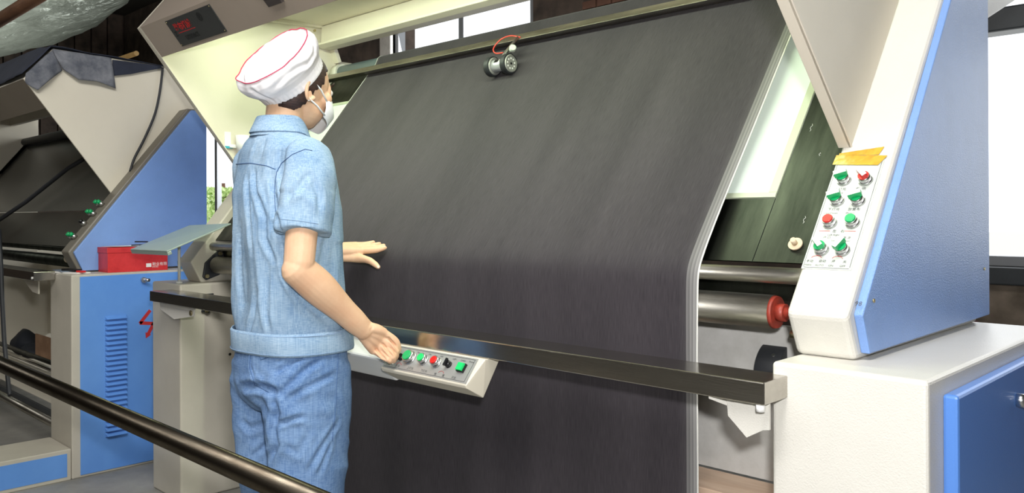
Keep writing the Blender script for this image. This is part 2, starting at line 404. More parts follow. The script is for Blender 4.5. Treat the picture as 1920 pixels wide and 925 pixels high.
# outside: ground and a leafy tree behind the far left window
struct(G().box(-60, 40, 4.9, 80, -0.6, -0.5).build('ground', GROUND, origin=(0, 40, -0.5)))
tr = empty('tree', (-17.2, 8.5, -0.5), 'leafy green tree outside, seen through the far left window', 'tree')
G().tube([(-17.2, 8.5, -0.5), (-17.15, 8.55, 1.0), (-17.2, 8.5, 1.9)], 0.09).build('trunk', WOODR, tr)
g = G()
for i in range(2600):
    t = random.random() * 2 * PI; q = math.sqrt(random.random()); h = random.random()
    c = Vector((-17.2 + q * math.cos(t) * 0.75 * (1 - 0.6 * h), 8.5 + q * math.sin(t) * 0.5, 0.3 + 1.5 * h))
    a = Vector((random.uniform(-1, 1), random.uniform(-1, 1), random.uniform(-1, 1))).normalized(); b = a.orthogonal().normalized()
    g.add([c + a * .07, c + b * .03, c - a * .07, c - b * .03], [(0, 1, 2, 3)])
o = g.build('foliage', LEAF, tr); o['kind'] = 'stuff'

# ================================================================== MACHINES
KNOB_R = Matrix((Vector((1, 0, 0)), SD, SN)).transposed()     # local x,y on the sloping panel, z out of it

def knob_mesh(kind, col, r=0.0105):
    g = G()
    g.cyl((0, 0, 0), (0, 0, 0.006), r * 1.22, 24, r * 1.12, mi=0)
    g.cyl((0, 0, 0.006), (0, 0, 0.017), r * 1.04, 24, r, mi=0)
    if kind == 'button':
        g.cyl((0, 0, 0.017), (0, 0, 0.020), r * 0.88, 24, r * 0.8, mi=1)
    else:
        g.cyl((0, 0, 0.017), (0, 0, 0.019), r * 0.92, 24, r * 0.9, mi=1)
        a = kind
        c, s_ = math.cos(a), math.sin(a)
        def pt(x, y, z): return (c * x - s_ * y, s_ * x + c * y, z)
        hw = r * 0.42; L_ = r * 1.06
        vs = [pt(x, y, z) for x in (-hw, hw) for y in (-L_, L_) for z in (0.019, 0.032)]
        g.add(vs, [(0, 1, 3, 2), (4, 6, 7, 5), (0, 4, 5, 1), (2, 3, 7, 6), (0, 2, 6, 4)], 1)
        g.add([vs[1], vs[5], vs[7], vs[3]], [(0, 1, 2, 3)], 2)
    return g.mesh('knob', [ALU, col, WHITE], Vector((0, 0, 0)))

def hood_plate(root, X0, X1, poly, fl, label=None):
    g = G().prism(poly, X0, X1)
    return g.build('hood_side_panel', CREAM2, root, bevel=0.004, label=label)

# ---------------------------------------------------------------- near machine
M = empty('fabric_inspection_machine', (-2.0, 1.9, 0), 'large cream and blue cloth inspection machine that the dark cloth runs over', 'machine')
XL, XR = -3.43, -0.763          # inner faces of the two towers
ZC = 0.905
# cabinets
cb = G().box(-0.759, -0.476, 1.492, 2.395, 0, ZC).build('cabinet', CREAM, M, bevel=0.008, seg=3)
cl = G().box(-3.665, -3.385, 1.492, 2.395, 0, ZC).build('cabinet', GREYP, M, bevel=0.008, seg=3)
g = G().cyl((-3.3845, 1.71, 0.59), (-3.3835, 1.71, 0.59), 0.006, 16); g.build('bolt_hole', BLACKG, cl)
dr = G().box(-0.476, -0.450, 1.565, 2.36, 0.03, 0.872).build('cabinet_door', mat('deep blue enamel', (88, 136, 212), .34, bump=.15, bscale=300), M, bevel=0.006, label='blue side door of the right cabinet')
G().cyl((-0.452, 1.95, 0.803), (-0.432, 1.95, 0.803), 0.014, 24).cyl((-0.433, 1.95, 0.803), (-0.430, 1.95, 0.803), 0.010, 24).build('door_lock', ALU, dr)
# towers: profile base, knee, slope, vertical back
def tower_poly(k=(1.558, 0.994), base=(1.603, 0.905), top=1.945, back=2.39, cut=None):
    st = S(0, (top - k[1]) / math.sin(SL), 0, k)
    p = [base, k, (st.y, st.z)]
    if st.y < back: p += [(back, top)]
    p += [(back, base[1])]
    return p
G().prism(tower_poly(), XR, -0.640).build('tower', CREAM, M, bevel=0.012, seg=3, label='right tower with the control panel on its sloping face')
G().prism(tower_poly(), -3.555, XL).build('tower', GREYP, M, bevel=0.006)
bp_ = [(1.622, 0.918), (1.588, 0.996), (2.125, 1.696), (2.314, 1.935), (2.43, 1.935), (2.43, 0.922)]
sp = G().prism(bp_, -0.640, -0.622).build('side_panel', BLUE, M, bevel=0.003, label='blue outer panel of the right tower')
for y, z in ((1.64, 1.02), (2.38, 1.045)):
    G().cyl((-0.623, y, z), (-0.6195, y, z), 0.004, 12).build('screw', BRASS, sp)
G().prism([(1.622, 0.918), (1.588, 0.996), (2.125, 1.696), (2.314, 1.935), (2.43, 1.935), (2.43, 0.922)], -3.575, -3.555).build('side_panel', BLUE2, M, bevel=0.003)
g = G().prism([(2.43, 1.68), (3.05, 1.90), (3.05, 2.2), (2.43, 2.2)], -0.70, -0.66)
g.build('rear_gusset', CREAM, M, bevel=0.003)
g = G(); text_geo(g, '98', Vector((-0.6385, 0, 0)) + S(0, .035, 0) + SN * -.012 + SN * .0, (1, 0, 0), SD, .014); g.build('pen_mark', INK, sp)
# hood
A = (1.828, 1.335); B = (1.35, 1.958); C = (1.46, 2.10); D = (2.25, 2.12); E_ = (2.27, 1.90)
hl = G().prism([A, B, C, D, (2.30, 1.935)], -3.452, -3.440).build('hood_side_panel', CREAM2, M, bevel=0.003)
g = G()
for (p, q) in ((A, B), (B, C)):                       # folded edge that frames the outer side
    a = Vector((0, p[0], p[1])); b = Vector((0, q[0], q[1])); d = (b - a).normalized(); nn = Vector((0, d.z, -d.y))
    if nn.dot(Vector((0, 1.8, 1.8)) - a) < 0: nn = -nn
    g.slab([Vector((-3.456, a.y, a.z)), Vector((-3.456, b.y, b.z)), Vector((-3.425, b.y, b.z)), Vector((-3.425, a.y, a.z))], 0.004, -nn)
g.build('hood_edge', CREAM2, M)
g = G()
for (p, q) in (((1.90, 2.075), (2.235, 2.088)), ((2.222, 2.085), (2.285, 1.93))):
    a = Vector((0, p[0], p[1])); b = Vector((0, q[0], q[1])); d = (b - a).normalized(); nn = Vector((0, d.z, -d.y))
    g.slab([Vector((-3.44, a.y, a.z)), Vector((-3.44, b.y, b.z)), Vector((-3.405, b.y, b.z)), Vector((-3.405, a.y, a.z))], 0.02, nn)
g.build('hood_edge', CREAM2, M, bevel=0.002)
G().cyl((-3.404, 2.15, 2.066), (-3.398, 2.15, 2.066), 0.006, 12).build('bolt', BRASS, M)
Bi = (A[0] - 0.297 * 2.0, A[1] + 0.281 * 2.0)
rp = [A, Bi, (1.40, 2.10), (2.28, 2.14), (2.28, 1.92)]
G().prism(rp, -0.744, -0.7395).build('hood_side_panel', CREAM2, M)
g = G()
a = Vector((0, *A)); b = Vector((0, *Bi)); d = (b - a).normalized(); nn = Vector((0, d.z, -d.y))
if nn.dot(Vector((0, 1.9, 1.9)) - a) < 0: nn = -nn
g.slab([Vector((-0.768, a.y, a.z)), Vector((-0.768, b.y, b.z)), Vector((-0.737, b.y, b.z)), Vector((-0.737, a.y, a.z))], 0.004, -nn)
g.build('hood_edge', mat('cream folded edge', (226, 216, 200), 0.45), M, bevel=0.0015)
# hood front panel (folded), roof, rear beam
Fb = (1.436, 1.848)
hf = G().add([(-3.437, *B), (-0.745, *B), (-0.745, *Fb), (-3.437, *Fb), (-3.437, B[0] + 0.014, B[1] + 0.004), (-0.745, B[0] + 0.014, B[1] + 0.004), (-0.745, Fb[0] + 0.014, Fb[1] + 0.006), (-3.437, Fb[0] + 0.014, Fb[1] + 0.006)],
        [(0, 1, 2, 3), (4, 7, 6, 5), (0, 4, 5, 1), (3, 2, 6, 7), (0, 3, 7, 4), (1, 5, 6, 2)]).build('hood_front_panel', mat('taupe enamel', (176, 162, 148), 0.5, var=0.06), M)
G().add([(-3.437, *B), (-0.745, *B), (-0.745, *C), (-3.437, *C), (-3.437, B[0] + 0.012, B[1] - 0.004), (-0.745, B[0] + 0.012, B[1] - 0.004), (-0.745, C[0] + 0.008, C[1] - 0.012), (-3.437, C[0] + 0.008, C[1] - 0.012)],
        [(0, 1, 2, 3), (4, 7, 6, 5), (0, 4, 5, 1), (3, 2, 6, 7), (0, 3, 7, 4), (1, 5, 6, 2)]).build('hood_front_panel', mat('taupe enamel with painted shade', (142, 130, 118), 0.5), M)  # darker copy of the taupe, shade put into the colour of the upper fold
G().box(-3.437, -0.745, 1.465, 2.25, 2.095, 2.11).build('hood_roof', CREAM2, M)
G().box(-3.437, -0.745, 1.78, 1.80, 2.05, 2.095).build('roof_rib', CREAM2, M, bevel=0.002)
G().prism([(2.19, 2.092), (2.245, 2.105), (2.245, 1.985), (2.19, 1.985), (2.155, 1.995), (2.155, 2.005), (2.185, 2.005)], -3.405, -0.745).build('hood_rear_beam', CREAM2, M, bevel=0.002)
G().cyl((-3.3, 1.60, 2.055), (-0.9, 1.60, 2.055), 0.014, 16).build('lamp_tube', TUBEL, M, label='fluorescent tube under the hood roof')
area('hood_tube_light', (-2.1, 1.62, 2.03), (-2.1, 2.15, 1.35), 2.3, 0.06, 16, (0.87, 1.0, 0.76))
# name plate on the hood front
fd = (Vector((0, *Fb)) - Vector((0, *B))).normalized(); fn = Vector((0, fd.z, -fd.y)); fn = fn if fn.y < 0 else -fn
def FP(X, s, off=0.0): return Vector((X, *B)) + fd * s + fn * off
g = G().slab([FP(-3.205, 0.014, 0.003), FP(-2.832, 0.014, 0.003), FP(-2.832, 0.124, 0.003), FP(-3.205, 0.124, 0.003)], 0.003, fn)
npl = g.build('name_plate', DARKN, hf)
g = G(); up = -fd
text_geo(g, '验布机械', FP(-3.165, 0.062, .0038), (1, 0, 0), up, 0.034, 0, bold=.0012)
g.slab([FP(-3.16, 0.071, .0035), FP(-3.02, 0.071, .0035), FP(-3.02, 0.074, .0035), FP(-3.16, 0.074, .0035)], 0.0004, fn, 0)
text_geo(g, '®', FP(-2.96, 0.058, .0038), (1, 0, 0), up, 0.045, 1, bold=.001)
text_geo(g, 'Z', FP(-3.19, 0.082, .0038), (1, 0, 0), up, 0.028, 1, bold=.001)
text_geo(g, 'umnect', FP(-3.13, 0.106, .0038), (1, 0, 0), up, 0.036, 1, bold=.0012)
g.build('plate_lettering', [REDINK, EMBOSS], hf)
for x, s_ in ((-3.198, 0.02), (-2.839, 0.02), (-3.198, 0.118), (-2.839, 0.118)): G().cyl(FP(x, s_, 0.003), FP(x, s_, 0.005), 0.003, 10).build('rivet', BRASS, hf)
g = G().slab([FP(-2.50, 0.0, 0.012), FP(-2.395, 0.0, 0.012), FP(-2.402, 0.09, 0.012), FP(-2.485, 0.09, 0.012)], 0.012, fn, 0)
g.slab([FP(-2.48, 0.005, 0.0125), FP(-2.41, 0.005, 0.0125), FP(-2.41, 0.065, 0.0125), FP(-2.48, 0.065, 0.0125)], 0.0004, fn, 1)
g.build('hour_meter', [mat('dark meter case', (72, 66, 64), 0.3), BLACKG], hf, bevel=0.003)
# inspection table: steel plates round a glowing diffuser
g = G()
def plate(X0, X1, s0, s1, off=-0.03, th=0.004):
    g.slab([S(X0, s0, off), S(X1, s0, off), S(X1, s1, off), S(X0, s1, off)], th, SN)
plate(XL + .001, -0.894, 0.14, 0.318); plate(-0.892, XR - .001, 0.14, 1.10)
plate(XL + .001, -0.894, 0.93, 1.10); plate(XL + .001, -3.31, 0.32, 0.928)
it = g.build('inspection_table', STEELD, M)
lb = G().slab([S(-3.30, 0.335, -0.031), S(-0.915, 0.335, -0.031), S(-0.915, 0.915, -0.031), S(-3.30, 0.915, -0.031)], 0.004, SN).build('diffuser', LIGHTP, it, label='glowing milky panel of the light box')
g = G()
for q in (((-3.31, .32), (-0.894, .335)), ((-3.31, .915), (-0.894, .93)), ((-3.31, .335), (-3.296, .915)), ((-0.915, .335), (-0.894, .915))):
    (a0, b0), (a1, b1) = q
    g.slab([S(a0, b0, -0.027), S(a1, b0, -0.027), S(a1, b1, -0.027), S(a0, b1, -0.027)], 0.006, SN)
g.build('diffuser_frame', LFRAME, it, bevel=0.001)
g = G().cyl(S(-0.806, 0.187, -0.029), S(-0.806, 0.187, -0.024), 0.0155, 28).cyl(S(-0.806, 0.187, -0.024), S(-0.806, 0.187, -0.010), 0.006, 16, mi=0)
g.build('clamp_washer', mat('tan washer', (206, 186, 158), 0.45), it)
random.seed(9)
for (px, py, L_) in ((1521, 240, .012), (1508, 413, .01), (1537, 290, .005)):
    g = G(); r = ray(px, py); p0 = S(0, 0, -0.03); t = SN.dot(p0 - CAMP) / SN.dot(r); c = CAMP + r * t + SN * .001
    pts = [c + SD * L_ * (k / 5 - .5) * 2 + Vector((1, 0, 0)) * .002 * math.sin(k * 1.9) for k in range(6)]
    g.tube(pts, 0.0004, 5); tag(g.build('lint_thread', WHITE), {1521: 'curly white lint thread on the dark steel right of the light box', 1508: 'pale lint thread near the tan round washer', 1537: 'tiny lint speck beside the yellow tape'}[px], 'thread')
# rails and rollers
def web():
    path = []
    for k in range(8): path.append((2.47 - .005 * k, 1.25 + .07 * k))                     # behind, going down
    c = S(0, 1.150, -0.03); r = .040
    path.append((2.43, 1.80))
    for k in range(9):
        a = math.radians(-25 + k * (SL * 180 / PI * 0 + 163) / 8)
        path.append((c.y + r * math.cos(a) , c.z + r * math.sin(a)))
    for k in range(60):
        q = S(0, 1.12 - k * (1.12 - .10) / 60, 0.002 + 0.0); path.append((q.y, q.z))
    cy, cz, r = 1.636, 1.055, .0195
    for k in range(7):
        a = math.radians(141.7 + k * (180 - 141.7) / 6); path.append((cy + r * math.cos(a), cz + r * math.sin(a)))
    y0 = path[-1][0]
    for k in range(1, 42): path.append((y0 - .012 * min(1, k / 10) * 0, 1.05 - k * .0255))
    return path
WP = web()
for _ in range(22):
    WP = [WP[0]] + [((a[0] + 2 * b[0] + c[0]) / 4, (a[1] + 2 * b[1] + c[1]) / 4) if 50 < k < 108 and b[0] < 1.9 else b for k, (a, b, c) in enumerate(zip(WP, WP[1:], WP[2:]), 1)] + [WP[-1]]
_k = min(range(50, 108), key=lambda q: abs(WP[q][1] - 1.064)); _t = Vector((0, WP[_k + 1][0] - WP[_k - 1][0], WP[_k + 1][1] - WP[_k - 1][1])).normalized()
_in = Vector((0, -_t.z, _t.y)); _in = _in if _in.y > 0 else -_in
YRo = WP[_k][0] + _in.y * .0205; ZRo = WP[_k][1] + _in.z * .0205
rc = S(0, 1.085, 0.05)
g = G().add([S(x, s_, o_) for x in (XL + .001, XR - .001) for (s_, o_) in ((1.045, 0.008), (1.021, 0.045), (1.050, 0.048), (1.062, 0.02))],
            [(0, 1, 2, 3), (7, 6, 5, 4), (0, 4, 5, 1), (1, 5, 6, 2), (2, 6, 7, 3), (3, 7, 4, 0)])
g.build('top_rail', CHROME, M, bevel=0.0012, label='stainless rail across the head of the table')
G().cyl(S(XL + .05, 1.150, -0.03), S(XR - .02, 1.150, -0.03), 0.036, 32).build('top_roller', BLUEG, M)
G().cyl(S(XL + .002, 1.150, -0.03), S(XL + .05, 1.150, -0.03), 0.045, 28).build('roller_cap', mat('off white cap', (220, 218, 206), .5), M)
G().cyl((XL + .03, YRo, ZRo), (XR - .001, YRo, ZRo), 0.0175, 32).build('guide_roller', CHROME, M)
br_ = G().cyl((XL + .035, 1.662, 0.979), (-0.838, 1.662, 0.979), 0.0365, 40).build('drive_roller', CHROME, M, label='thick polished roller')
G().cyl((-0.838, 1.662, 0.979), (-0.830, 1.662, 0.979), 0.0362, 40, 0.034).cyl((-0.830, 1.662, 0.979), (-0.764, 1.662, 0.979), 0.013, 20).cyl((-0.830, 1.662, 0.979), (-0.812, 1.662, 0.979), 0.019, 20).build('roller_end', REDP, br_, label='red painted roller end')
G().cyl((XL + .03, 1.62, 0.825), (XR - .03, 1.62, 0.825), 0.022, 28).build('guide_roller', STEELD, M)
g = G().box(XL + .001, XR - .001, 1.70, 1.715, 1.0, 1.045); g.build('cross_bar', STEELD, M)
# left roller flange with its bolts
g = G(); yc, zc = 1.662, 0.979
fl = [(yc - .055, zc - .05), (yc - .04, zc - .065), (yc + .02, zc - .045), (yc + .045, zc), (yc + .04, zc + .05), (yc + .02, zc + .062), (yc - .0, zc + .05), (yc - .045, zc + .01)]
flg = G().prism(fl, XL + .001, XL + .012).build('roller_flange', BLACK, M, bevel=0.003)
for y, z in ((yc - .04, zc - .047), (yc + .02, zc + .048)): G().cyl((XL + .012, y, z), (XL + .022, y, z), .009, 6).build('bolt', BRASS, flg)
# drive wheel and small nut right
dw = G().cyl((-0.925, 1.80, 0.822), (-0.865, 1.80, 0.822), 0.070, 40).cyl((-0.865, 1.80, 0.822), (-0.80, 1.80, 0.822), 0.035, 32).build('drive_wheel', BLACK, M, bevel=0.002)
for i in range(6):
    t = i * PI / 3 + .3
    G().cyl((-0.905 + .02, 1.80 + .069 * math.cos(t), .822 + .069 * math.sin(t)), (-0.885, 1.80 + .072 * math.cos(t), .822 + .072 * math.sin(t)), 0.004, 8).build('bolt', ALU, dw)
G().cyl((-0.80, 1.66, 0.935), (-0.775, 1.66, 0.935), 0.009, 6).build('nut', BRASS, M)
# grey back plate and the wooden board below it
G().box(-3.37, -0.765, 1.775, 1.785, 0.575, 0.935).build('back_plate', GREYS, M)
# front rail (stainless channel) and its brackets
fr = G().box(-3.466, -0.727, 1.40, 1.503, 0.839, 0.881).build('front_rail', STEEL, M, bevel=0.0022, label='polished stainless rail in front of the cloth')
for x, y in ((-0.745, 1.43), (-0.738, 1.415)):
    G().cyl((x, y - .008, 0.8385), (x, y - .008, 0.826), 0.008, 20).build('rubber_foot', WHITE, fr)
rx = [(-.821, 1.43, .838), (-.733, 1.43, .838), (-.733, 1.43, .788), (-.745, 1.43, .786), (-.779, 1.43, .766), (-.818, 1.43, .801)]
b1 = G().add(rx + [(x, y + .006, z) for x, y, z in rx], [tuple(range(6)), tuple(range(11, 5, -1))] + [(k, k + 6, (k + 1) % 6 + 6, (k + 1) % 6) for k in range(6)])
b1.add([(-.845, 1.405, .838), (-.821, 1.436, .838), (-.821, 1.436, .818), (-.845, 1.405, .834)], [(0, 1, 2, 3)])
b1 = b1.build('rail_bracket', CREAM, M)
lx = [(-3.44, 1.43, .838), (-3.12, 1.43, .838), (-3.13, 1.43, .800), (-3.30, 1.43, .775), (-3.43, 1.43, .805)]
b2 = G().add(lx + [(x, y + .006, z) for x, y, z in lx], [(0, 1, 2, 3, 4), (9, 8, 7, 6, 5), (0, 5, 6, 1), (1, 6, 7, 2), (2, 7, 8, 3), (3, 8, 9, 4), (4, 9, 5, 0)]).build('rail_bracket', CREAM, M)
G().cyl((-3.145, 1.426, 0.812), (-3.145, 1.43, 0.812), .011, 6).build('bolt', BRASS, b2)
g = G().prism([(1.60, 0.86), (1.635, 0.86), (1.615, 0.775), (1.58, 0.785)], -3.384, -3.374); g.build('roller_arm', BLACK, M, bevel=.003)
G().cyl((-3.374, 1.60, 0.79), (-3.366, 1.60, 0.79), .009, 6).build('bolt', BRASS, M)

# control box hanging under the front rail
cbx = [(1.392, 0.8385), (1.345, 0.779), (1.349, 0.771), (1.402, 0.740), (1.445, 0.8385)]
xa, xb = -1.81, -1.452
pn = Vector((0, -(0.8385 - 0.779), (1.392 - 1.345))).normalized(); pd = (Vector((0, 1.392, 0.8385)) - Vector((0, 1.345, 0.779))).normalized()
def CP(X, t, off=0.0): return Vector((X, 1.345, 0.779)) + pd * t + pn * off
g = G().prism(cbx, xa, xb)
for k_, x_ in ((6, -1.474), (7, -1.472), (8, -1.470)): g.v[k_].x = x_
cbo = g.build('control_box', CREAM2, M, bevel=0.0025, label='cream control box under the front rail')
G().slab([CP(xa + .004, 0.004, .0012), CP(xb - .022, 0.004, .0012), CP(xb - .022, 0.073, .0012), CP(xa + .004, 0.073, .0012)], .0015, pn).build('switch_panel', PANELG, cbo)
hs = [(1.40, 0.8385), (1.352, 0.80), (1.40, 0.735), (1.47, 0.745), (1.47, 0.8385)]
G().prism(hs, -2.12, -1.812).build('junction_box', WHITE, M, bevel=0.006)
CR = Matrix((Vector((1, 0, 0)), pd, pn)).transposed()
def pnl(px, py, off=0.012):
    r = ray(px, py); p0 = CP(0, 0, off); t = pn.dot(p0 - CAMP) / pn.dot(r); c = CAMP + r * t
    return c - pn * off
kb = knob_mesh('button', GREENL, .0125); kr = knob_mesh('button', RED, .0125); kw = knob_mesh('button', GREEN, .0165)
place(kw, 'push_button', cbo, pnl(765, 668), CR, 'large teal green push button')
place(kb, 'push_button', cbo, pnl(790.5, 672), CR, 'bright green push button')
place(kr, 'push_button', cbo, pnl(815, 677), CR, 'red push button')
g = G().cyl((0, 0, 0), (0, 0, .014), .0095, 20, .008).box(-.003, .003, -.010, .010, .014, .019)
place(g.mesh('k', BLACKG, Vector((0, 0, 0))), 'selector_knob', cbo, pnl(839, 682, .008), CR, 'black selector knob')
g = G().box(-.0115, .0115, -.0115, .0115, 0, .008).box(-.0098, .0098, -.0098, .0098, .008, .014, 1)
place(g.mesh('k', [BLACKG, GREENL], Vector((0, 0, 0))), 'rocker_button', cbo, pnl(863, 688, .010), CR, 'square green button in a black frame')
tg = G().cyl((0, 0, 0), (0, 0, .01), .009, 16).cyl((0, 0, .008), (-.004, -.020, .014), .0035, 10, .0025).cyl((-.004, -.020, .014), (-.0055, -.027, .016), .0034, 10, mi=1)
place(tg.mesh('k', [BLACKG, WHITE], Vector((0, 0, 0))), 'toggle_switch', cbo, pnl(750, 669, .008), CR, 'black toggle switch with a white tip under the fingers')
g = G(); rng = random.Random(3)
for i, (x, t_) in enumerate(((-1.785, .012), (-1.745, .012), (-1.695, .012), (-1.640, .012), (-1.585, .010), (-1.555, .010), (-1.52, .010))):
    text_geo(g, ('上布', '左 右', '上灯光', '下灯光', '快', '慢', '开关')[i], CP(x - .012, t_, .0018), (1, 0, 0), pd, 0.0085)
for i, x in enumerate((-1.70, -1.655, -1.61, -1.56, -1.53, -1.50)):
    text_geo(g, ('Fast', 'ON', 'OFF', 'Light', 'Lower', 'Power')[i], CP(x, .060, .0018), (1, 0, 0), pd, 0.007)
def arc(g, c, ux, uy, r, a0, a1, mi, w_=.0008):
    pts = [Vector(c) + Vector(ux) * r * math.cos(a0 + (a1 - a0) * k / 10) + Vector(uy) * r * .7 * math.sin(a0 + (a1 - a0) * k / 10) for k in range(11)]
    g.tube(pts, w_ * .6, 4, mi)
for x in (-1.785, -1.745, -1.575): arc(g, CP(x, .017, .0016), (1, 0, 0), pd, .010, .2, PI - .2, 1)
for (x0, x1, t0, t1) in ((xa + .01, xb - .03, .0075, .0085), (xa + .01, xb - .03, .0685, .0695), (xb - .031, xb - .030, .0075, .0695)):
    g.slab([CP(x0, t0, .0017), CP(x1, t0, .0017), CP(x1, t1, .0017), CP(x0, t1, .0017)], .0003, pn)
g.build('panel_lettering', [INK, REDINK], cbo)

# upper control panel on the right tower
cpn = G().slab([S(-.760, .106, .0012), S(-.658, .106, .0012), S(-.658, .405, .0012), S(-.760, .405, .0012)], .0015, SN).build('control_panel', PANELM, M, label='pale control panel with eight buttons')
ROWS = [((-.730, .342), 'sel', GREEN, PI / 2 + .35, 'green selector at the top left of the panel'), ((-.684, .340), 'sel', RED, .75, 'red selector at the top right of the panel'),
        ((-.730, .285), 'sel', GREEN, PI / 2 + .35, 'green selector left in the second row'), ((-.686, .284), 'sel', GREEN, PI / 2 + .35, 'green selector right in the second row'),
        ((-.730, .226), 'btn', RED, 0, 'red round push button'), ((-.6835, .227), 'btn', GREEN, 0, 'green round push button'),
        ((-.729, .157), 'sel', GREEN, .75, 'green selector at the bottom left of the panel'), ((-.686, .157), 'sel', GREEN, -.45, 'green selector at the bottom right of the panel')]
for (x, s_), kd, c_, an, lb_ in ROWS:
    place(knob_mesh('button' if kd == 'btn' else an, c_, .0125), 'push_button' if kd == 'btn' else 'selector_knob', cpn, S(x, s_ - .004, .001), KNOB_R, lb_)
g = G()
def T(txt, x, s_, sz, mi=0): text_geo(g, txt, S(x, s_, .0018), (1, 0, 0), SD, sz, mi)
T('上灯光', -.745, .311, .0085); T('LampUp', -.742, .302, .0055); T('声  响', -.700, .311, .0085); T('Reset', -.697, .302, .0055)
T('下灯光', -.745, .256, .0085); T('LampDown', -.750, .247, .0062); T('放置布', -.702, .256, .0085); T('Driving', -.704, .247, .0062)
T('左', -.720, .199, .0085); T('右', -.703, .199, .0085); T('Left Right', -.727, .190, .0062)
T('户 口', -.735, .183, .007); T('电 源', -.694, .183, .007); T('Size', -.716, .176, .005); T('Power', -.690, .176, .005)
T('手动', -.754, .122, .0075); T('自动', -.728, .123, .0075); T('开', -.702, .123, .0075); T('关', -.679, .123, .0075)
T('MAN', -.755, .113, .0065); T('AUTO', -.733, .113, .0065); T('ON', -.706, .113, .0065); T('OFF', -.683, .113, .0065)
for (x0, x1) in ((-.748, -.725), (-.695, -.672)): g.slab([S(x0, .2015, .0018), S(x1, .2015, .0018), S(x1, .2025, .0018), S(x0, .2025, .0018)], .0003, SN, 1)
for x in (-.735, -.692): arc(g, S(x, .131, .0016), (1, 0, 0), SD, .011, .3, PI - .3, 1)
for (x0, x1, s0, s1) in ((-.756, -.663, .1090, .1097), (-.757, -.7563, .112, .40), (-.6625, -.6618, .112, .40)):
    g.slab([S(x0, s0, .0018), S(x1, s0, .0018), S(x1, s1, .0018), S(x0, s1, .0018)], .0003, SN)
g.build('panel_lettering', [INK, REDINK], cpn)
# yellow tape strips across the panel head
def tape(name, pts, off, label):
    random.seed(len(label)); n_ = 16; g = G(); v = []
    (a, b, c, d) = [S(x, s_, off) for x, s_ in pts]      # bl, br, tr, tl
    for i in range(n_ + 1):
        u = i / n_
        for j in range(4):
            t = j / 3; p = a.lerp(b, u).lerp(d.lerp(c, u), t); v.append(p + SN * (0.0008 * noise.noise(Vector((u * 9, t * 3, off * 999)))))
    g.add(v, [(i * 4 + j, (i + 1) * 4 + j, (i + 1) * 4 + j + 1, i * 4 + j + 1) for i in range(n_) for j in range(3)], 0, False)
    o = g.build(name, TAPE); sm = o.modifiers.new('s', 'SOLIDIFY'); sm.thickness = .0004
    return tag(o, label, 'tape', None)
tape('tape_strip', ((-.760, .412), (-.6735, .407), (-.6665, .430), (-.760, .417)), .0022, 'upper narrow strip of yellow tape with a notched end above the buttons')
tape('tape_strip', ((-.767, .384), (-.668, .377), (-.654, .403), (-.765, .411)), .0034, 'wider lower strip of yellow tape just above the top two knobs')

# ================================================================== the cloth web
def build_web():
    xr, xl, nx = -1.0, -3.06, 130
    v = []; uv = []; s = 0; me = bpy.data.meshes.new('cloth_web')
    for j, (y, z) in enumerate(WP):
        if j: s += math.hypot(y - WP[j - 1][0], z - WP[j - 1][1])
        hang = max(0, 1.04 - z); onslope = 1 if (z > 1.08 and y < 2.25) else 0
        for i in range(nx + 1):
            u = i / nx; u = u ** 1.0
            x = xr + (xl - xr) * u
            d = 0.0
            if hang > 0 and y < 1.7:
                d = hang * (0.010 * math.sin(x * 4.1 + 1) + .006 * math.sin(x * 11 + z * 3)) * .5
                if x > -1.05: d -= 0
            if onslope: d = .0014 * noise.noise(Vector((x * 3, s * 2, 1)))
            ex = (0.0025 * noise.noise(Vector((s * 3, 1, 5)))) * (1 if i in (0, nx) else 0)
            v.append((x + ex, y - abs(d) if hang > 0 else y, z + (abs(d) if onslope else 0))); uv.append((xr - x, s))
    f = [(j * (nx + 1) + i, j * (nx + 1) + i + 1, (j + 1) * (nx + 1) + i + 1, (j + 1) * (nx + 1) + i) for j in range(len(WP) - 1) for i in range(nx)]
    org = Vector((-2.0, 1.62, 0.03))
    me.from_pydata([tuple(Vector(p) - org) for p in v], [], f); me.materials.append(FABRIC)
    ul = me.uv_layers.new(name='UVMap')
    for lp in me.loops: ul.data[lp.index].uv = uv[lp.vertex_index]
    me.polygons.foreach_set('use_smooth', [True] * len(f))
    o = bpy.data.objects.new('cloth_web', me); COL.objects.link(o); o.location = org
    sm = o.modifiers.new('s', 'SOLIDIFY'); sm.thickness = .0009; sm.offset = 0
    tag(o, 'wide web of charcoal black denim cloth running down the machine in front of the woman', 'cloth')
    for x, wdt, nm in ((xr, .0022, 0), (xl, .0022, 1)):
        g = G(); pts = []
        for j, (y, z) in enumerate(WP):
            k = 0 if nm == 0 else nx
            p = Vector(v[j * (nx + 1) + k]) ; pts.append(p)
        g.tube(pts, .0016, 6, rad=[.0014 + .0007 * abs(noise.noise(Vector((q * .9, nm, 0)))) for q in range(len(pts))])
        g.build('selvedge', mat('pale fringe', (222, 222, 216), .9), o, label='pale frayed selvedge')
build_web()

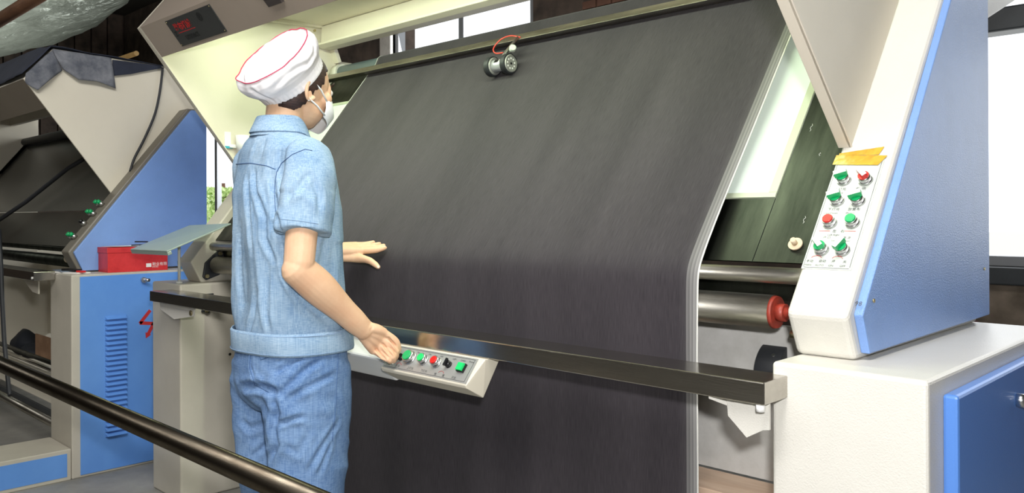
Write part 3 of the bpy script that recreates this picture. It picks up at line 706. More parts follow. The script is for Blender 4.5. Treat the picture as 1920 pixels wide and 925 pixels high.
# length counter resting on the cloth, hung from the top rail
def counter():
    base = S(-2.12, 0.905, 0.0)
    o = empty('length_counter', base, 'small metal length counter with two black rimmed wheels hanging below the top rail', 'counter')
    ax = Vector((1, 0, 0))
    c1 = S(-2.052, 0.900, 0.0385); c0 = S(-2.134, 0.900, 0.0385)
    for c in (c0, c1):
        w0 = c - ax * .011; w1 = c + ax * .011
        wh = G().cyl(w0, w1, .0365, 40).build('wheel', BLACK, o, bevel=.002, label='black rimmed wheel')
        for sgn in (1, -1):
            e = c + ax * .0112 * sgn; h = G()
            h.cyl(e, e + ax * .0012 * sgn, .0305, 36); h.cyl(e + ax * .001 * sgn, e + ax * .0045 * sgn, .0315, 36, .0285, caps=False)
            hub = h.build('wheel_disc', mat('grey cast disc', (150, 150, 146), .5, .3), wh)
            g = G()
            for k in range(9):
                t = 2 * PI * k / 9; p = e + (SD * math.cos(t) + SN * math.sin(t)) * .018
                G().cyl(p + ax * .0012 * sgn, p + ax * .0022 * sgn, .0032, 12).build('disc_hole', WHITE, wh)
            G().cyl(e, e + ax * .003 * sgn, .004, 12).build('axle', BLACKG, wh)
    G().cyl(c0, c1, .022, 28).build('counter_body', mat('silver body', (200, 202, 206), .35, .5), o, bevel=.002)
    m = (c0 + c1) / 2
    g = G().slab([m + SN * .0226 - ax * .012 + SD * .006, m + SN * .0226 + ax * .006 + SD * .006, m + SN * .0226 + ax * .006 - SD * .006, m + SN * .0226 - ax * .012 - SD * .006], .002, SN)
    g.build('counter_window', BLACKG, o)
    # bracket, knob and spring up to the rail
    top = S(-2.075, 1.03, 0.047)
    g = G().tube([m + SD * .015 + SN * .004, m + SD * .045 + SN * .01, top], .007, 12); g.build('bracket', ALU, o)
    kc = S(-2.068, 0.967, 0.045)
    G().cyl(kc, kc + SN * .012 + Vector((.012, 0, 0)), .0125, 24).build('thumb_knob', mat('pale knob', (200, 206, 196), .4), o, bevel=.002)
    g = G(); pts = []
    for k in range(60):
        t = k / 59; p = S(-2.10, .97 + .035 * t, .03) ; pts.append(p + (ax * math.cos(k * 1.3) + SN * math.sin(k * 1.3)) * .008)
    g.tube(pts, .0011, 5); g.build('spring', ALU, o)
    g = G(); ctrl = [top + ax * .01, S(-2.115, 1.040, .055), S(-2.150, 1.022, .06), S(-2.168, .985, .055), S(-2.145, .960, .05), S(-2.10, .955, .05)]
    P_ = []
    for i in range(len(ctrl) - 1):
        p0 = ctrl[max(i - 1, 0)]; p1 = ctrl[i]; p2 = ctrl[i + 1]; p3 = ctrl[min(i + 2, len(ctrl) - 1)]
        for k in range(6):
            t = k / 6; P_.append(.5 * ((2 * p1) + (p2 - p0) * t + (2 * p0 - 5 * p1 + 4 * p2 - p3) * t * t + (3 * p1 - p0 - 3 * p2 + p3) * t ** 3))
    g.tube(P_, .0026, 8); g.build('wire', mat('red wire', (204, 70, 58), .4), o, label='red wire loop')
counter()

# white paper cup holder on the left hood wall
ch = empty('cup_holder', (-3.40, 1.78, 1.455), 'white plastic cup holder on the inner wall of the hood behind the woman', 'holder')
g = G().cyl((-3.40, 1.785, 1.455), (-3.40, 1.785, 1.545), .026, 28, .034, caps=False).cyl((-3.40, 1.785, 1.457), (-3.40, 1.785, 1.455), .026, 28)
o = g.build('cup', WHITE, ch); sm = o.modifiers.new('s', 'SOLIDIFY'); sm.thickness = .0015
G().box(-3.4395, -3.434, 1.715, 1.745, 1.49, 1.56).box(-3.4395, -3.425, 1.735, 1.765, 1.49, 1.505).build('mount', WHITE, ch, bevel=.002)
G().box(-3.434, -3.430, 1.715, 1.75, 1.487, 1.497).build('tape_piece', mat('turquoise tape', (60, 170, 190), .4), ch, label='turquoise strip on the mount')

# slanted note board on a thin post, standing on the left cabinet
nb = empty('note_board', (-3.456, 1.52, ZC), 'grey green note board tilted on a thin white post on the left cabinet', 'board')
a, b, c, d = Vector((-3.56, 1.358, 1.052)), Vector((-3.20, 1.358, 1.055)), Vector((-3.20, 1.623, 1.160)), Vector((-3.58, 1.623, 1.150))
nrm = (b - a).cross(c - b).normalized()
G().slab([a, b, c, d], .006, nrm).build('board', TRAYM, nb, bevel=.0015)
G().slab([a - nrm * .006, b - nrm * .006, b - nrm * .006 + (c - b) * .06, a - nrm * .006 + (d - a) * .06], .014, nrm).build('board_lip', TRAYM, nb, bevel=.002)
G().cyl((-3.456, 1.52, ZC + .006), (-3.456, 1.52, 1.106), .006, 14).cyl((-3.456, 1.52, ZC), (-3.456, 1.52, ZC + .008), .013, 16).build('post', mat('white painted post', (214, 214, 210), .45), nb)

# wooden board under the grey plate
G().box(-1.75, -0.77, 1.635, 1.77, 0.548, 0.572).build('wooden_board', BOARD, M, bevel=.002)

# ================================================================== SECOND MACHINE (left, further back in view)
N = empty('fabric_inspection_machine', (-5.6, 1.7, 0), 'second cream and blue inspection machine at the left with denim piled on its hood', 'machine')
K2 = (1.325, 1.022); XO, XI, XLL = -4.2, -4.32, -6.99
ZC2 = 0.925
c2 = G().box(-4.33, -4.04, 1.282, 2.30, 0, ZC2).build('cabinet', GREYP, N, bevel=.006)
dd = G().box(-4.04, -4.036, 1.318, 2.26, 0.012, 0.915).build('cabinet_door', BLUE2, N, bevel=.0015, label='blue side door with louvres')
lv = G().prism([(0, 0), (0.0, .014), (0, .02)], 0, 0)
lm = G().add([(0, 0, 0), (0, .10, 0), (0, .10, .017), (0, 0, .017), (.019, .006, .004), (.019, .094, .004), (.004, .094, .0175), (.004, .006, .0175)],
             [(0, 1, 5, 4), (1, 2, 6, 5), (2, 3, 7, 6), (3, 0, 4, 7), (4, 5, 6, 7)]).mesh('louvre', BLUE2, Vector((0, 0, 0)))
for i in range(24):
    place(lm, 'louvre', dd, (-4.0362, 1.425, 0.165 + i * .0236), Matrix.Identity(3))
g = G()                                        # the red lightning arrow sprayed on the door
zz = [(1.614, .720), (1.585, .672), (1.648, .660), (1.612, .602)]
zz = [(atX(px, py, -4.0358).y, atX(px, py, -4.0358).z) for px, py in ((281, 583), (263, 606), (288, 607), (276, 630))]
for i in range(3):
    p = Vector((-4.0354, *zz[i])); q = Vector((-4.0354, *zz[i + 1])); dv = (q - p).normalized(); nv = Vector((0, -dv.z, dv.y)) * .008
    g.add([p - nv - dv * .003, p + nv - dv * .003, q + nv + dv * .003, q - nv + dv * .003], [(0, 1, 2, 3)])
q = Vector((-4.0353, *zz[3])); dv = (Vector((0, *zz[3])) - Vector((0, *zz[2]))).normalized(); nv = Vector((0, -dv.z, dv.y))
g.add([q - nv * .016 - dv * .012, q + nv * .014 - dv * .012, q + dv * .014], [(0, 1, 2)])
g.build('lightning_mark', REDINK, dd, label='red lightning bolt sprayed on the door')
G().cyl((-4.036, 1.60, .885), (-4.02, 1.60, .885), .013, 20).cyl((-4.02, 1.60, .885), (-3.995, 1.612, .885), .008, 16).build('door_lock', ALU, dd)
g = G().box(-4.33, -4.04, 0.66, 1.28, 0, 0.141); k2 = g.build('foot_box', GREYP, N, bevel=.004)
G().box(-4.04, -4.038, 0.70, 1.262, .018, .122).build('foot_panel', BLUE2, k2)
G().box(-7.28, -6.99, 1.282, 2.30, 0, ZC2).build('cabinet', CREAM2, N, bevel=.006)
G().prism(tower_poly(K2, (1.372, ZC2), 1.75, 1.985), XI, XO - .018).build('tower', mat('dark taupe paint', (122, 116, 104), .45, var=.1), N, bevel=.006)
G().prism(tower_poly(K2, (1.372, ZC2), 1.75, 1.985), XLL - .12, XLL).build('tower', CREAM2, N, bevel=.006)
sp2 = [(1.385, .932), (1.345, 1.02), (1.345 + .570, 1.02 + .7215), (1.997, 1.7415), (1.997, .932)]
G().prism(sp2, XO - .018, XO).build('side_panel', BLUE, N, bevel=.003, label='blue outer panel of the tower')
A2 = (1.553, 1.305); B2 = (1.165, 1.832); C2 = (1.291, 1.99); D2 = (1.99, 1.965)
G().prism([A2, B2, C2, D2, (1.99, 1.765)], XI, XI + .012).build('hood_side_panel', CREAM2, N, bevel=.003)
G().prism([A2, B2, C2, D2, (1.99, 1.765)], XLL - .012, XLL).build('hood_side_panel', CREAM2, N, bevel=.003)
f2 = (B2[0] + .1, B2[1] - .125)
G().add([(XLL, *B2), (XI, *B2), (XI, *f2), (XLL, *f2), (XLL, B2[0] + .014, B2[1]), (XI, B2[0] + .014, B2[1]), (XI, f2[0] + .014, f2[1] + .005), (XLL, f2[0] + .014, f2[1] + .005)],
        [(0, 1, 2, 3), (4, 7, 6, 5), (0, 4, 5, 1), (3, 2, 6, 7), (0, 3, 7, 4), (1, 5, 6, 2)]).build('hood_front_panel', mat('taupe dusty enamel', (140, 130, 116), .55, var=.1), N)
G().slab([Vector((XLL, *B2)), Vector((XI, *B2)), Vector((XI, *C2)), Vector((XLL, *C2))], .01, (0, -.7, .7)).build('hood_front_panel', GREYP, N)
G().box(XLL, XI, 1.285, 1.83, 1.965, 1.975).build('hood_roof', GREYP, N)
G().box(XLL, XI, 1.80, 1.83, 1.87, 1.965).build('hood_rear_beam', GREYP, N)
g = G()
def plate2(X0, X1, s0, s1, off=-0.03, th=0.004):
    g.slab([S(X0, s0, off, K2), S(X1, s0, off, K2), S(X1, s1, off, K2), S(X0, s1, off, K2)], th, SN)
plate2(XLL + .001, XI - .001, .05, .27); t2 = g.build('inspection_table', mat('dark brown steel plate', (66, 60, 54), .3, .5, var=.2), N)
g = G(); plate2(XLL + .001, XI - .001, .275, .95, -.026); g.build('light_panel', mat('unlit smoky panel', (84, 84, 78), .25, var=.15), t2, label='unlit grey light panel')
for s_, r_ in ((.93, .03),): G().cyl(S(XLL, s_, .0, K2), S(XI, s_, .0, K2), r_, 24).build('top_roller', BLACK, N)
G().cyl(S(XI - .32, .80, .035, K2), S(XI - .22, .80, .035, K2), .03, 28).build('counter_wheel', BLACK, N, bevel=.003)
G().cyl((XLL, 1.40, 1.03), (XI, 1.40, 1.03), .0175, 24).build('guide_roller', STEELD, N)
G().cyl((XLL, 1.42, .965), (XI, 1.42, .965), .03, 24).build('drive_roller', STEELD, N)
G().box(XLL, -4.255, 1.19, 1.281, .892, .933).build('front_rail', STEEL, N, bevel=.002, label='polished rail of the far machine').name = 'front_rail'
G().cyl((-4.275, 1.190, .905), (-4.275, 1.186, .905), .006, 10).build('rivet', WHITE, N)
bl = [(-4.62, 1.23, .892), (-4.33, 1.23, .892), (-4.33, 1.23, .825), (-4.42, 1.23, .83), (-4.53, 1.23, .868)]
G().add(bl + [(x, y + .006, z) for x, y, z in bl], [(0, 1, 2, 3, 4), (9, 8, 7, 6, 5), (0, 5, 6, 1), (1, 6, 7, 2), (2, 7, 8, 3), (3, 8, 9, 4), (4, 9, 5, 0)]).build('rail_bracket', GREYP, N)
# green knobs seen edge on, on the sloping face
for s_, c_ in ((.285, GREEN), (.225, GREEN), (.165, None), (.085, GREEN)):
    for dx in ((-.045, -.005) if c_ else (-.025,)):
        g = G().cyl((0, 0, 0), (0, 0, .02), .0125, 20).cyl((0, 0, .02), (0, 0, .034), .010, 16, mi=1)
        place(g.mesh('k', [ALU, c_ or BLACKG], Vector((0, 0, 0))), 'push_button', N, S(XO - .07 + dx, s_, 0, K2), KNOB_R, 'green button on the far machine' if c_ else 'black button on the far machine')
# lower frame of the far machine: cream back wall, rails and trays along X
G().box(XLL, -4.335, 2.05, 2.07, 0.30, 0.90).build('back_plate', CREAM2, N)
def railX(py0, nm, Y, r=None, h=None, dpt=.06, m=STEELD, px=97):
    p = atY(px, py0, Y)
    g = G()
    if r: g.cyl((-6.98, Y, p.z), (-4.335, Y, p.z), r, 20)
    else: g.box(-6.98, -4.335, Y, Y + dpt, p.z - h, p.z)
    return g.build(nm, m, N, bevel=0 if r else .002)
railX(681, 'cloth_rod', 1.62, r=.014); railX(694, 'cloth_rod', 1.56, r=.012, m=STEEL)
railX(712, 'trough', 1.56, h=.05, dpt=.03, m=DFRAME)
railX(755, 'tray', 1.50, h=.008, dpt=.28, m=CREAM2)
railX(772, 'tray_front', 1.48, h=.06, dpt=.015, m=DFRAME)
railX(792, 'cloth_rod', 1.36, r=.022, m=CHROME)

# ---------------------------------------------------------------- things on and round the far machine
def cloth_patch(name, rows, mt, label, th=.003, wr=.004, sub=6, seed=1, cat='cloth'):
    """rows: grid of 3d control points, bilinearly refined with wrinkles"""
    R_, C_ = len(rows), len(rows[0]); nr, nc = (R_ - 1) * sub, (C_ - 1) * sub; v = []
    for i in range(nr + 1):
        a = min(i // sub, R_ - 2); t = (i - a * sub) / sub
        for j in range(nc + 1):
            b = min(j // sub, C_ - 2); u = (j - b * sub) / sub
            p = (Vector(rows[a][b]).lerp(Vector(rows[a][b + 1]), u)).lerp(Vector(rows[a + 1][b]).lerp(Vector(rows[a + 1][b + 1]), u), t)
            q = Vector((p.x * 9 + seed, p.y * 9, p.z * 5))
            p = p + Vector((noise.noise(q), noise.noise(q + Vector((7, 0, 0))), noise.noise(q + Vector((0, 9, 0))) * .6)) * wr
            v.append(p)
    f = [(i * (nc + 1) + j, i * (nc + 1) + j + 1, (i + 1) * (nc + 1) + j + 1, (i + 1) * (nc + 1) + j) for i in range(nr) for j in range(nc)]
    o = G().add(v, f, 0, True).build(name, mt); sm = o.modifiers.new('s', 'SOLIDIFY'); sm.thickness = th
    return tag(o, label, cat)
def q2(px, py, X): p = atX(px, py, X); return (p.x, p.y, p.z)
xo = XI + .03
cloth_patch('denim_cloth', [[(-6.9, 1.15, 1.83), (-5.6, 1.17, 1.845), (-4.6, 1.16, 1.85), (-4.29, 1.15, 1.85)], [(-6.9, 1.28, 2.0), (-5.6, 1.27, 2.02), (-4.6, 1.27, 2.015), (-4.285, 1.275, 2.0)],
             [(-6.9, 1.6, 2.01), (-5.6, 1.6, 2.02), (-4.6, 1.6, 2.0), (-4.285, 1.55, 1.985)], [(-6.9, 1.84, 2.0), (-5.6, 1.84, 2.01), (-4.6, 1.86, 1.99), (-4.285, 1.84, 1.972)],
             [(-6.9, 1.87, 1.9), (-5.6, 1.87, 1.9), (-4.6, 1.89, 1.9), (-4.285, 1.87, 1.92)]], NAVY, 'navy denim cloth spread over the hood roof of the far machine', wr=.012, seed=2)
cloth_patch('denim_flap', [[q2(98, 92, xo), q2(140, 97, xo), q2(178, 104, xo), q2(208, 109, xo)], [q2(107, 112, xo + .012), q2(143, 122, xo + .02), q2(178, 128, xo + .014), q2(211, 130, xo + .01)],
             [q2(117, 130, xo), q2(148, 150, xo + .012), q2(182, 152, xo + .02), q2(217, 166, xo)]], GREYD, 'faded grey denim flap hanging flat over the side of the far hood', wr=.006, seed=5)
cloth_patch('denim_flap', [[q2(96, 92, xo + .004), q2(80, 104, xo + .01), q2(62, 122, xo)], [q2(106, 112, xo + .02), q2(84, 124, xo + .035), q2(48, 138, xo + .01)],
             [q2(116, 131, xo + .004), q2(92, 150, xo + .03), q2(46, 153, xo)], [q2(114, 134, xo), q2(72, 170, xo + .015), q2(50, 158, xo)]], GREYD, 'crumpled grey denim flap folded over the front corner of the far hood', wr=.014, seed=8)
cloth_patch('denim_strip', [[q2(211, 112, xo), q2(250, 117, xo), q2(303, 124, xo)], [q2(212, 130, xo), q2(250, 134, xo), q2(303, 127, xo)], [q2(214, 142, xo), q2(245, 139, xo), q2(303, 128, xo)]], NAVY, 'narrow navy denim edge lying along the hood top toward the near machine', wr=.003, seed=11)
# black cable down the side panel of the far hood
ctrl = [q2(305, 127, xo), q2(300, 170, xo), q2(290, 215, xo), q2(270, 262, xo), q2(252, 297, xo), q2(243, 325, xo)]
g = G(); ctrl = [Vector(p) for p in ctrl]; P_ = []
for i in range(len(ctrl) - 1):
    p0 = ctrl[max(i - 1, 0)]; p1 = ctrl[i]; p2 = ctrl[i + 1]; p3 = ctrl[min(i + 2, len(ctrl) - 1)]
    for k in range(6):
        t = k / 6; P_.append(.5 * ((2 * p1) + (p2 - p0) * t + (2 * p0 - 5 * p1 + 4 * p2 - p3) * t * t + (3 * p1 - p0 - 3 * p2 + p3) * t ** 3))
tag(g.tube(P_, .0065, 8).build('black_cable', BLACK), 'black cable hanging down the side of the far hood', 'cable')
# black strap hanging at the far left
P_ = [atY(px, py, 1.12) for px, py in ((-2, 430), (2, 500), (4, 560), (8, 640), (17, 735), (19, 742))]
tag(G().tube(P_, .010, 8).build('black_strap', BLACK), 'black cable hanging in front of the far machine at the left edge', 'cable')
P_ = [S(XI - .33, .80, .03, K2), S(XI - .9, .55, .03, K2), S(XI - 1.15, .30, .03, K2), S(XI - 1.35, .1, .05, K2)]
tag(G().tube(P_, .012, 8).build('black_cable', BLACK), 'thick black cable running down the sloping table of the far machine', 'cable')

# red shoe box on the far cabinet
rb = empty('red_box', (-4.16, 1.60, ZC2), 'red cardboard box with a lid and white lettering on the far blue cabinet', 'box')
y0, y1 = 1.452, 1.735; x0, x1 = -4.195, -4.075
rb0 = G().box(x0, x1, y0, y1, ZC2, ZC2 + .092).build('box_body', REDBOX, rb, bevel=.001)
G().box(x0 - .003, x1 + .003, y0 - .003, y1 + .003, ZC2 + .092, ZC2 + .118).build('lid', REDBOX, rb, bevel=.001)
g = G().box(x1, x1 + .0005, y1 - .105, y1 - .08, ZC2 + .018, ZC2 + .036)
text_geo(g, '鞋业有限', Vector((x1 + .0006, y1 - .076, ZC2 + .025)), (0, 1, 0), (0, 0, 1), .018)
text_geo(g, 'SHOES', Vector((x1 + .0006, y1 - .076, ZC2 + .015)), (0, 1, 0), (0, 0, 1), .010)
g.build('box_lettering', PAPER, rb)
pp = G().add([(x0 + .01, y0 + .01, ZC2 + .121), (x1 - .0, y0 + .03, ZC2 + .123), (x1 - .01, y1 - .09, ZC2 + .121), (x0 + .02, y1 - .1, ZC2 + .124)], [(0, 1, 2, 3)]).build('paper_sheet', PAPER)
pp.modifiers.new('s', 'SOLIDIFY').thickness = .001; tag(pp, 'crumpled white sheet on the lid of the red box', 'paper')
tag(G().tube([(x1 - .03, y0 + .12, ZC2 + .125), (x1 - .02, y0 + .18, ZC2 + .127), (x1 - .03, y0 + .2, ZC2 + .14), (x1 - .04, y0 + .14, ZC2 + .142)], .003, 8).build('pen', BLACKG), 'dark pen lying on top of the red box', 'pen')
tag(G().tube([(-4.07, 1.80, ZC2 + .03), (-4.08, 1.84, ZC2 + .032), (-4.07, 1.88, ZC2 + .028)], .03, 12).build('water_bottle', mat('clear blue plastic', (110, 190, 235), .15, trans=.4), bevel=0), 'clear blue plastic bottle lying behind the red box', 'bottle')
# papers, pens and phone on the corner of the far cabinet
def sheet(cx, cy, z, w_, d_, rot, m, nm, label, th=.003, cat='paper'):
    c, s_ = math.cos(rot), math.sin(rot)
    pts = [(cx + c * a - s_ * b, cy + s_ * a + c * b, z + th) for a, b in ((-w_, -d_), (w_, -d_), (w_, d_), (-w_, d_))]
    return tag(G().slab(pts, th, (0, 0, 1)).build(nm, m), label, cat)
sheet(-4.20, 1.33, ZC2, .10, .035, .25, PAPER, 'paper_pad', 'white writing pad at the corner of the far cabinet', .006)
sheet(-4.28, 1.325, ZC2 + .0065, .09, .03, -.1, mat('blue grey magazine', (120, 134, 152), .4), 'magazine', 'blue grey booklet lying on the white pad')
sheet(-4.20, 1.335, ZC2 + .010, .055, .018, .2, BLACKG, 'phone', 'black phone lying on the booklet', .009, 'phone')
sheet(-4.105, 1.345, ZC2 + .0065, .022, .010, .2, RED, 'lighter', 'small red lighter beside the phone', .008, 'lighter')
tag(G().cyl((-4.44, 1.44, .985), (-4.33, 1.36, .985), .019, 20).build('cloth_roll', mat('tan tube', (126, 114, 92), .6)), 'short tan tube resting by the roller of the far machine', 'tube')
# black bag and cardboard in the lower bay
p = atY(40, 640, 1.72)
bag = G().sphere((p.x, 1.75, p.z - .02), .13, .09, .085, 20, 12).sphere((p.x + .16, 1.75, p.z - .055), .13, .08, .05, 20, 12).build('black_bag', mat('black bag cloth', (34, 38, 46), .7))
for v_ in bag.data.vertices: v_.co += v_.co * (.18 * noise.noise(v_.co * 14))
tag(bag, 'black bag lying on the rails inside the far machine', 'bag')
a = atY(66, 626, 1.70); b = atY(98, 682, 1.70)
tag(G().box(a.x, -4.335, 1.70, 1.71, b.z, a.z).build('cardboard_piece', CARD), 'brown cardboard piece standing inside the far machine', 'cardboard')

# ================================================================== overhead clutter upper left
def sheetroof():
    v = []; nu, nv = 90, 60
    for i in range(nu + 1):
        for j in range(nv + 1):
            u = i / nu; t = j / nv
            x = -12 + 5.6 * u; y = -1.6 + 5.4 * t
            sag = math.sin(PI * t) ** .8 * .9 + .25 * math.sin(u * 6)
            z = 3.93 - sag * (1.12 - .1 * u)
            r = .13 * abs(noise.noise(Vector((x * 3.2 + y * 2.2, y * .6, 1)))) + .07 * noise.noise(Vector((x * 8 + y * 4, y * 1.1, 4))) + .03 * noise.noise(Vector((x * 17, y * 3, 9)))
            v.append((x, y, z + r))
    f = [(i * (nv + 1) + j, (i + 1) * (nv + 1) + j, (i + 1) * (nv + 1) + j + 1, i * (nv + 1) + j + 1) for i in range(nu) for j in range(nv)]
    o = G().add(v, f, 0, True).build('plastic_sheet', mat('wrinkled silvery plastic sheet', (168, 174, 164), .16, .45, bump=.3, bscale=9, rgb2=(120, 126, 116), vscale=3, spec=.8))
    m = o.data.materials[0]; nt = m.node_tree; pb = nt.nodes['Principled BSDF']; out = nt.nodes['Material Output']
    for nd in nt.nodes:
        if nd.type == 'BUMP': nd.inputs['Distance'].default_value = .09; nd.inputs['Strength'].default_value = 1; bpn = nd
        if nd.type == 'MAPPING': nd.inputs['Scale'].default_value = (1.6, .45, 1)
        if nd.type == 'TEX_NOISE' and nd.inputs['Scale'].default_value > 5: nd.inputs['Scale'].default_value = 5; nd.inputs['Detail'].default_value = 6
    trn = nt.nodes.new('ShaderNodeBsdfTranslucent'); nt.links.new(bpn.outputs[0], trn.inputs['Normal']); trn.inputs[0].default_value = lin((214, 220, 206)); mx = nt.nodes.new('ShaderNodeMixShader'); mx.inputs[0].default_value = .5
    nt.links.new(pb.outputs[0], mx.inputs[1]); nt.links.new(trn.outputs[0], mx.inputs[2]); nt.links.new(mx.outputs[0], out.inputs[0])
    area('sheet_fill_light', (-9.3, 1.4, 3.97), (-9.3, 1.4, 0), 2.0, 1.4, 26, (.95, 1, .96))  # added light to brighten the sheet from above; the ceiling has no opening
    tag(o, 'wrinkled silvery plastic sheet sagging under the roof at the upper left', 'sheet')
sheetroof()
tag(G().cyl(CAMP + ray(-60, 74) * 6.2, CAMP + ray(110, -30) * 5.2, .045, 12).build('roof_beam', WOODR), 'reddish timber beam across the upper left corner', 'beam')
a = atY(215, 114, 2.9); b = atY(256, 100, 2.9)
tag(G().cyl(a - (b - a) * ((a.x + 11.93) / (b.x - a.x)), b, .022, 12).build('bamboo_pole', BAMB), 'yellow bamboo pole sticking up behind the far hood', 'pole')
a = atY(125, 60, 4.3)
struct(G().box(a.x - .09, a.x + .09, 4.25, 4.45, 0, 4.0).build('trim_6', GREYP))

# ================================================================== foreground steel tube
pz, py_ = 0.660, 0.845
st = empty('steel_tube', (-3.8, py_, 0.0), 'long dark polished steel tube crossing the lower left foreground', 'tube')
G().cyl((-6.9, py_, pz), (-1.15, py_, pz - .004), .0255, 48).build('tube', PIPEM, st)
for x in (-6.75, -1.22):
    G().box(x - .02, x + .02, py_ - .02, py_ + .02, .02, pz - .024).box(x - .15, x + .15, py_ - .15, py_ + .15, 0, .02).build('stand', GREYP, st)

# ================================================================== THE WOMAN
PX, PY = -1.957, 1.155
W = empty('person', (PX, PY, 0), 'woman in pale blue denim shirt, jeans, white cap and mask touching the dark cloth', 'person')

def ering(c, a, b, n=28, ux=(1, 0, 0), uy=(0, 1, 0), p=2.0, rot=0):
    c = Vector(c); ux = Vector(ux); uy = Vector(uy); out = []
    for k in range(n):
        t = 2 * PI * k / n; ct, st_ = math.cos(t), math.sin(t)
        q = (abs(ct) ** p + abs(st_) ** p) ** (-1 / p)
        out.append(c + ux * (a * ct * q) + uy * (b * st_ * q))
    return out

def limb(g, pts, rad, n=20, flat=None, sub=5):
    """smooth tapering limb through the joints, round ends"""
    P = [Vector(p) for p in pts]; Q = []; R = []
    for i in range(len(P) - 1):
        p0 = P[max(i - 1, 0)]; p1 = P[i]; p2 = P[i + 1]; p3 = P[min(i + 2, len(P) - 1)]
        for k in range(sub):
            t = k / sub
            Q.append(.5 * ((2 * p1) + (p2 - p0) * t + (2 * p0 - 5 * p1 + 4 * p2 - p3) * t * t + (3 * p1 - p0 - 3 * p2 + p3) * t ** 3))
            R.append(rad[i] + (rad[i + 1] - rad[i]) * (3 * t * t - 2 * t ** 3))
    Q.append(P[-1]); R.append(rad[-1])
    d0 = (Q[0] - Q[1]).normalized(); d1 = (Q[-1] - Q[-2]).normalized()
    pre = [(Q[0] + d0 * R[0] * math.cos(a), R[0] * math.sin(a)) for a in (.25, .7, 1.15)]
    post = [(Q[-1] + d1 * R[-1] * math.cos(a), R[-1] * math.sin(a)) for a in (1.15, .7, .25)]
    L = pre + list(zip(Q, R)) + post
    a = None; rings = []
    for i, (p, r) in enumerate(L):
        d = (L[min(i + 1, len(L) - 1)][0] - L[max(i - 1, 0)][0]).normalized()
        if a is None:
            a = (Vector(flat) if flat else d.orthogonal()).normalized()
        a = (a - d * a.dot(d)).normalized(); b = d.cross(a)
        rings.append([p + (a * math.cos(2 * PI * k / n) * (1.0 if not flat else 1.18) + b * math.sin(2 * PI * k / n)) * r for k in range(n)])
    g.loft(rings)

def fuse(g, name, m, parent, voxel, smooth=4, disp=None, label=None):
    """unite overlapping closed forms into one continuous surface"""
    o = g.build(name + '_tmp', m)
    md = o.modifiers.new('r', 'REMESH'); md.mode = 'VOXEL'; md.voxel_size = voxel; md.use_smooth_shade = True
    sm = o.modifiers.new('s', 'SMOOTH'); sm.factor = .5; sm.iterations = smooth
    dg = bpy.context.evaluated_depsgraph_get(); me = bpy.data.meshes.new_from_object(o.evaluated_get(dg))
    me.transform(Matrix.Translation(Vector(o.location) - wloc(parent)))
    org = wloc(parent)
    bpy.data.objects.remove(o)
    me.name = name
    if disp:
        co = [v.co + org for v in me.vertices]; nn = [v.normal.copy() for v in me.vertices]
        for v, c, q in zip(me.vertices, co, nn):
            v.co = c + q * disp(c, q) - org
    me.polygons.foreach_set('use_smooth', [True] * len(me.polygons))
    if not me.materials: me.materials.append(m)
    n = bpy.data.objects.new(name, me); COL.objects.link(n); n.parent = parent
    if label: n['label'] = label
    return n

def N3(p, a, b, c, seed=0): return noise.noise(Vector((p.x * a + seed, p.y * b, p.z * c)))
def ridge(v): return 1 - abs(v) * 2.2

# ---- body (one continuous surface)
HC = Vector((-1.948, 1.178, 1.545))                 # head centre
yaw = math.radians(6); tilt = math.radians(-12)
HR = Matrix.Rotation(yaw, 3, 'Z') @ Matrix.Rotation(tilt, 3, 'X')
def H(x, y, z): return HC + HR @ Vector((x, y, z))
g = G()
g.sphere(HC, .073, .088, .088, 28, 18, R=HR)
g.sphere(H(0, .034, -.052), .056, .056, .062, 24, 14, R=HR)          # jaw and face
g.sphere(H(0, .052, -.092), .026, .024, .02, 16, 10, R=HR)           # chin
g.sphere(H(0, .070, -.012), .050, .024, .05, 20, 12, R=HR)           # brow and cheeks
for s_ in (-1, 1): g.sphere(H(.040 * s_, .062, -.030), .024, .022, .022, 16, 10, R=HR)
limb(g, [H(0, .086, .004), H(0, .100, -.018), H(0, .112, -.036)], [.008, .009, .013], 14)       # nose
g.sphere(H(0, .088, -.062), .022, .010, .009, 16, 8, R=HR)           # lips
for s_ in (-1, 1):                                                   # ears
    pts = [H(s_ * (.072 + .004), -.006 - .0165 * math.sin(t) * 1.0 - .004, -.032 + .027 * math.cos(t)) + HR @ Vector((s_ * .006 * max(0, math.sin(t)), 0, 0)) for t in [k * PI * 1.35 / 7 - .25 for k in range(8)]]
    limb(g, pts, [.0045, .005, .0052, .0052, .005, .0046, .0042, .0065], 10, sub=2)
    g.sphere(H(s_ * .069, -.010, -.034), .009, .013, .022, 14, 8, R=HR)
limb(g, [(-1.958, 1.128, 1.36), (-1.955, 1.140, 1.43), H(0, -.022, -.035)], [.056, .049, .052], 24)   # neck
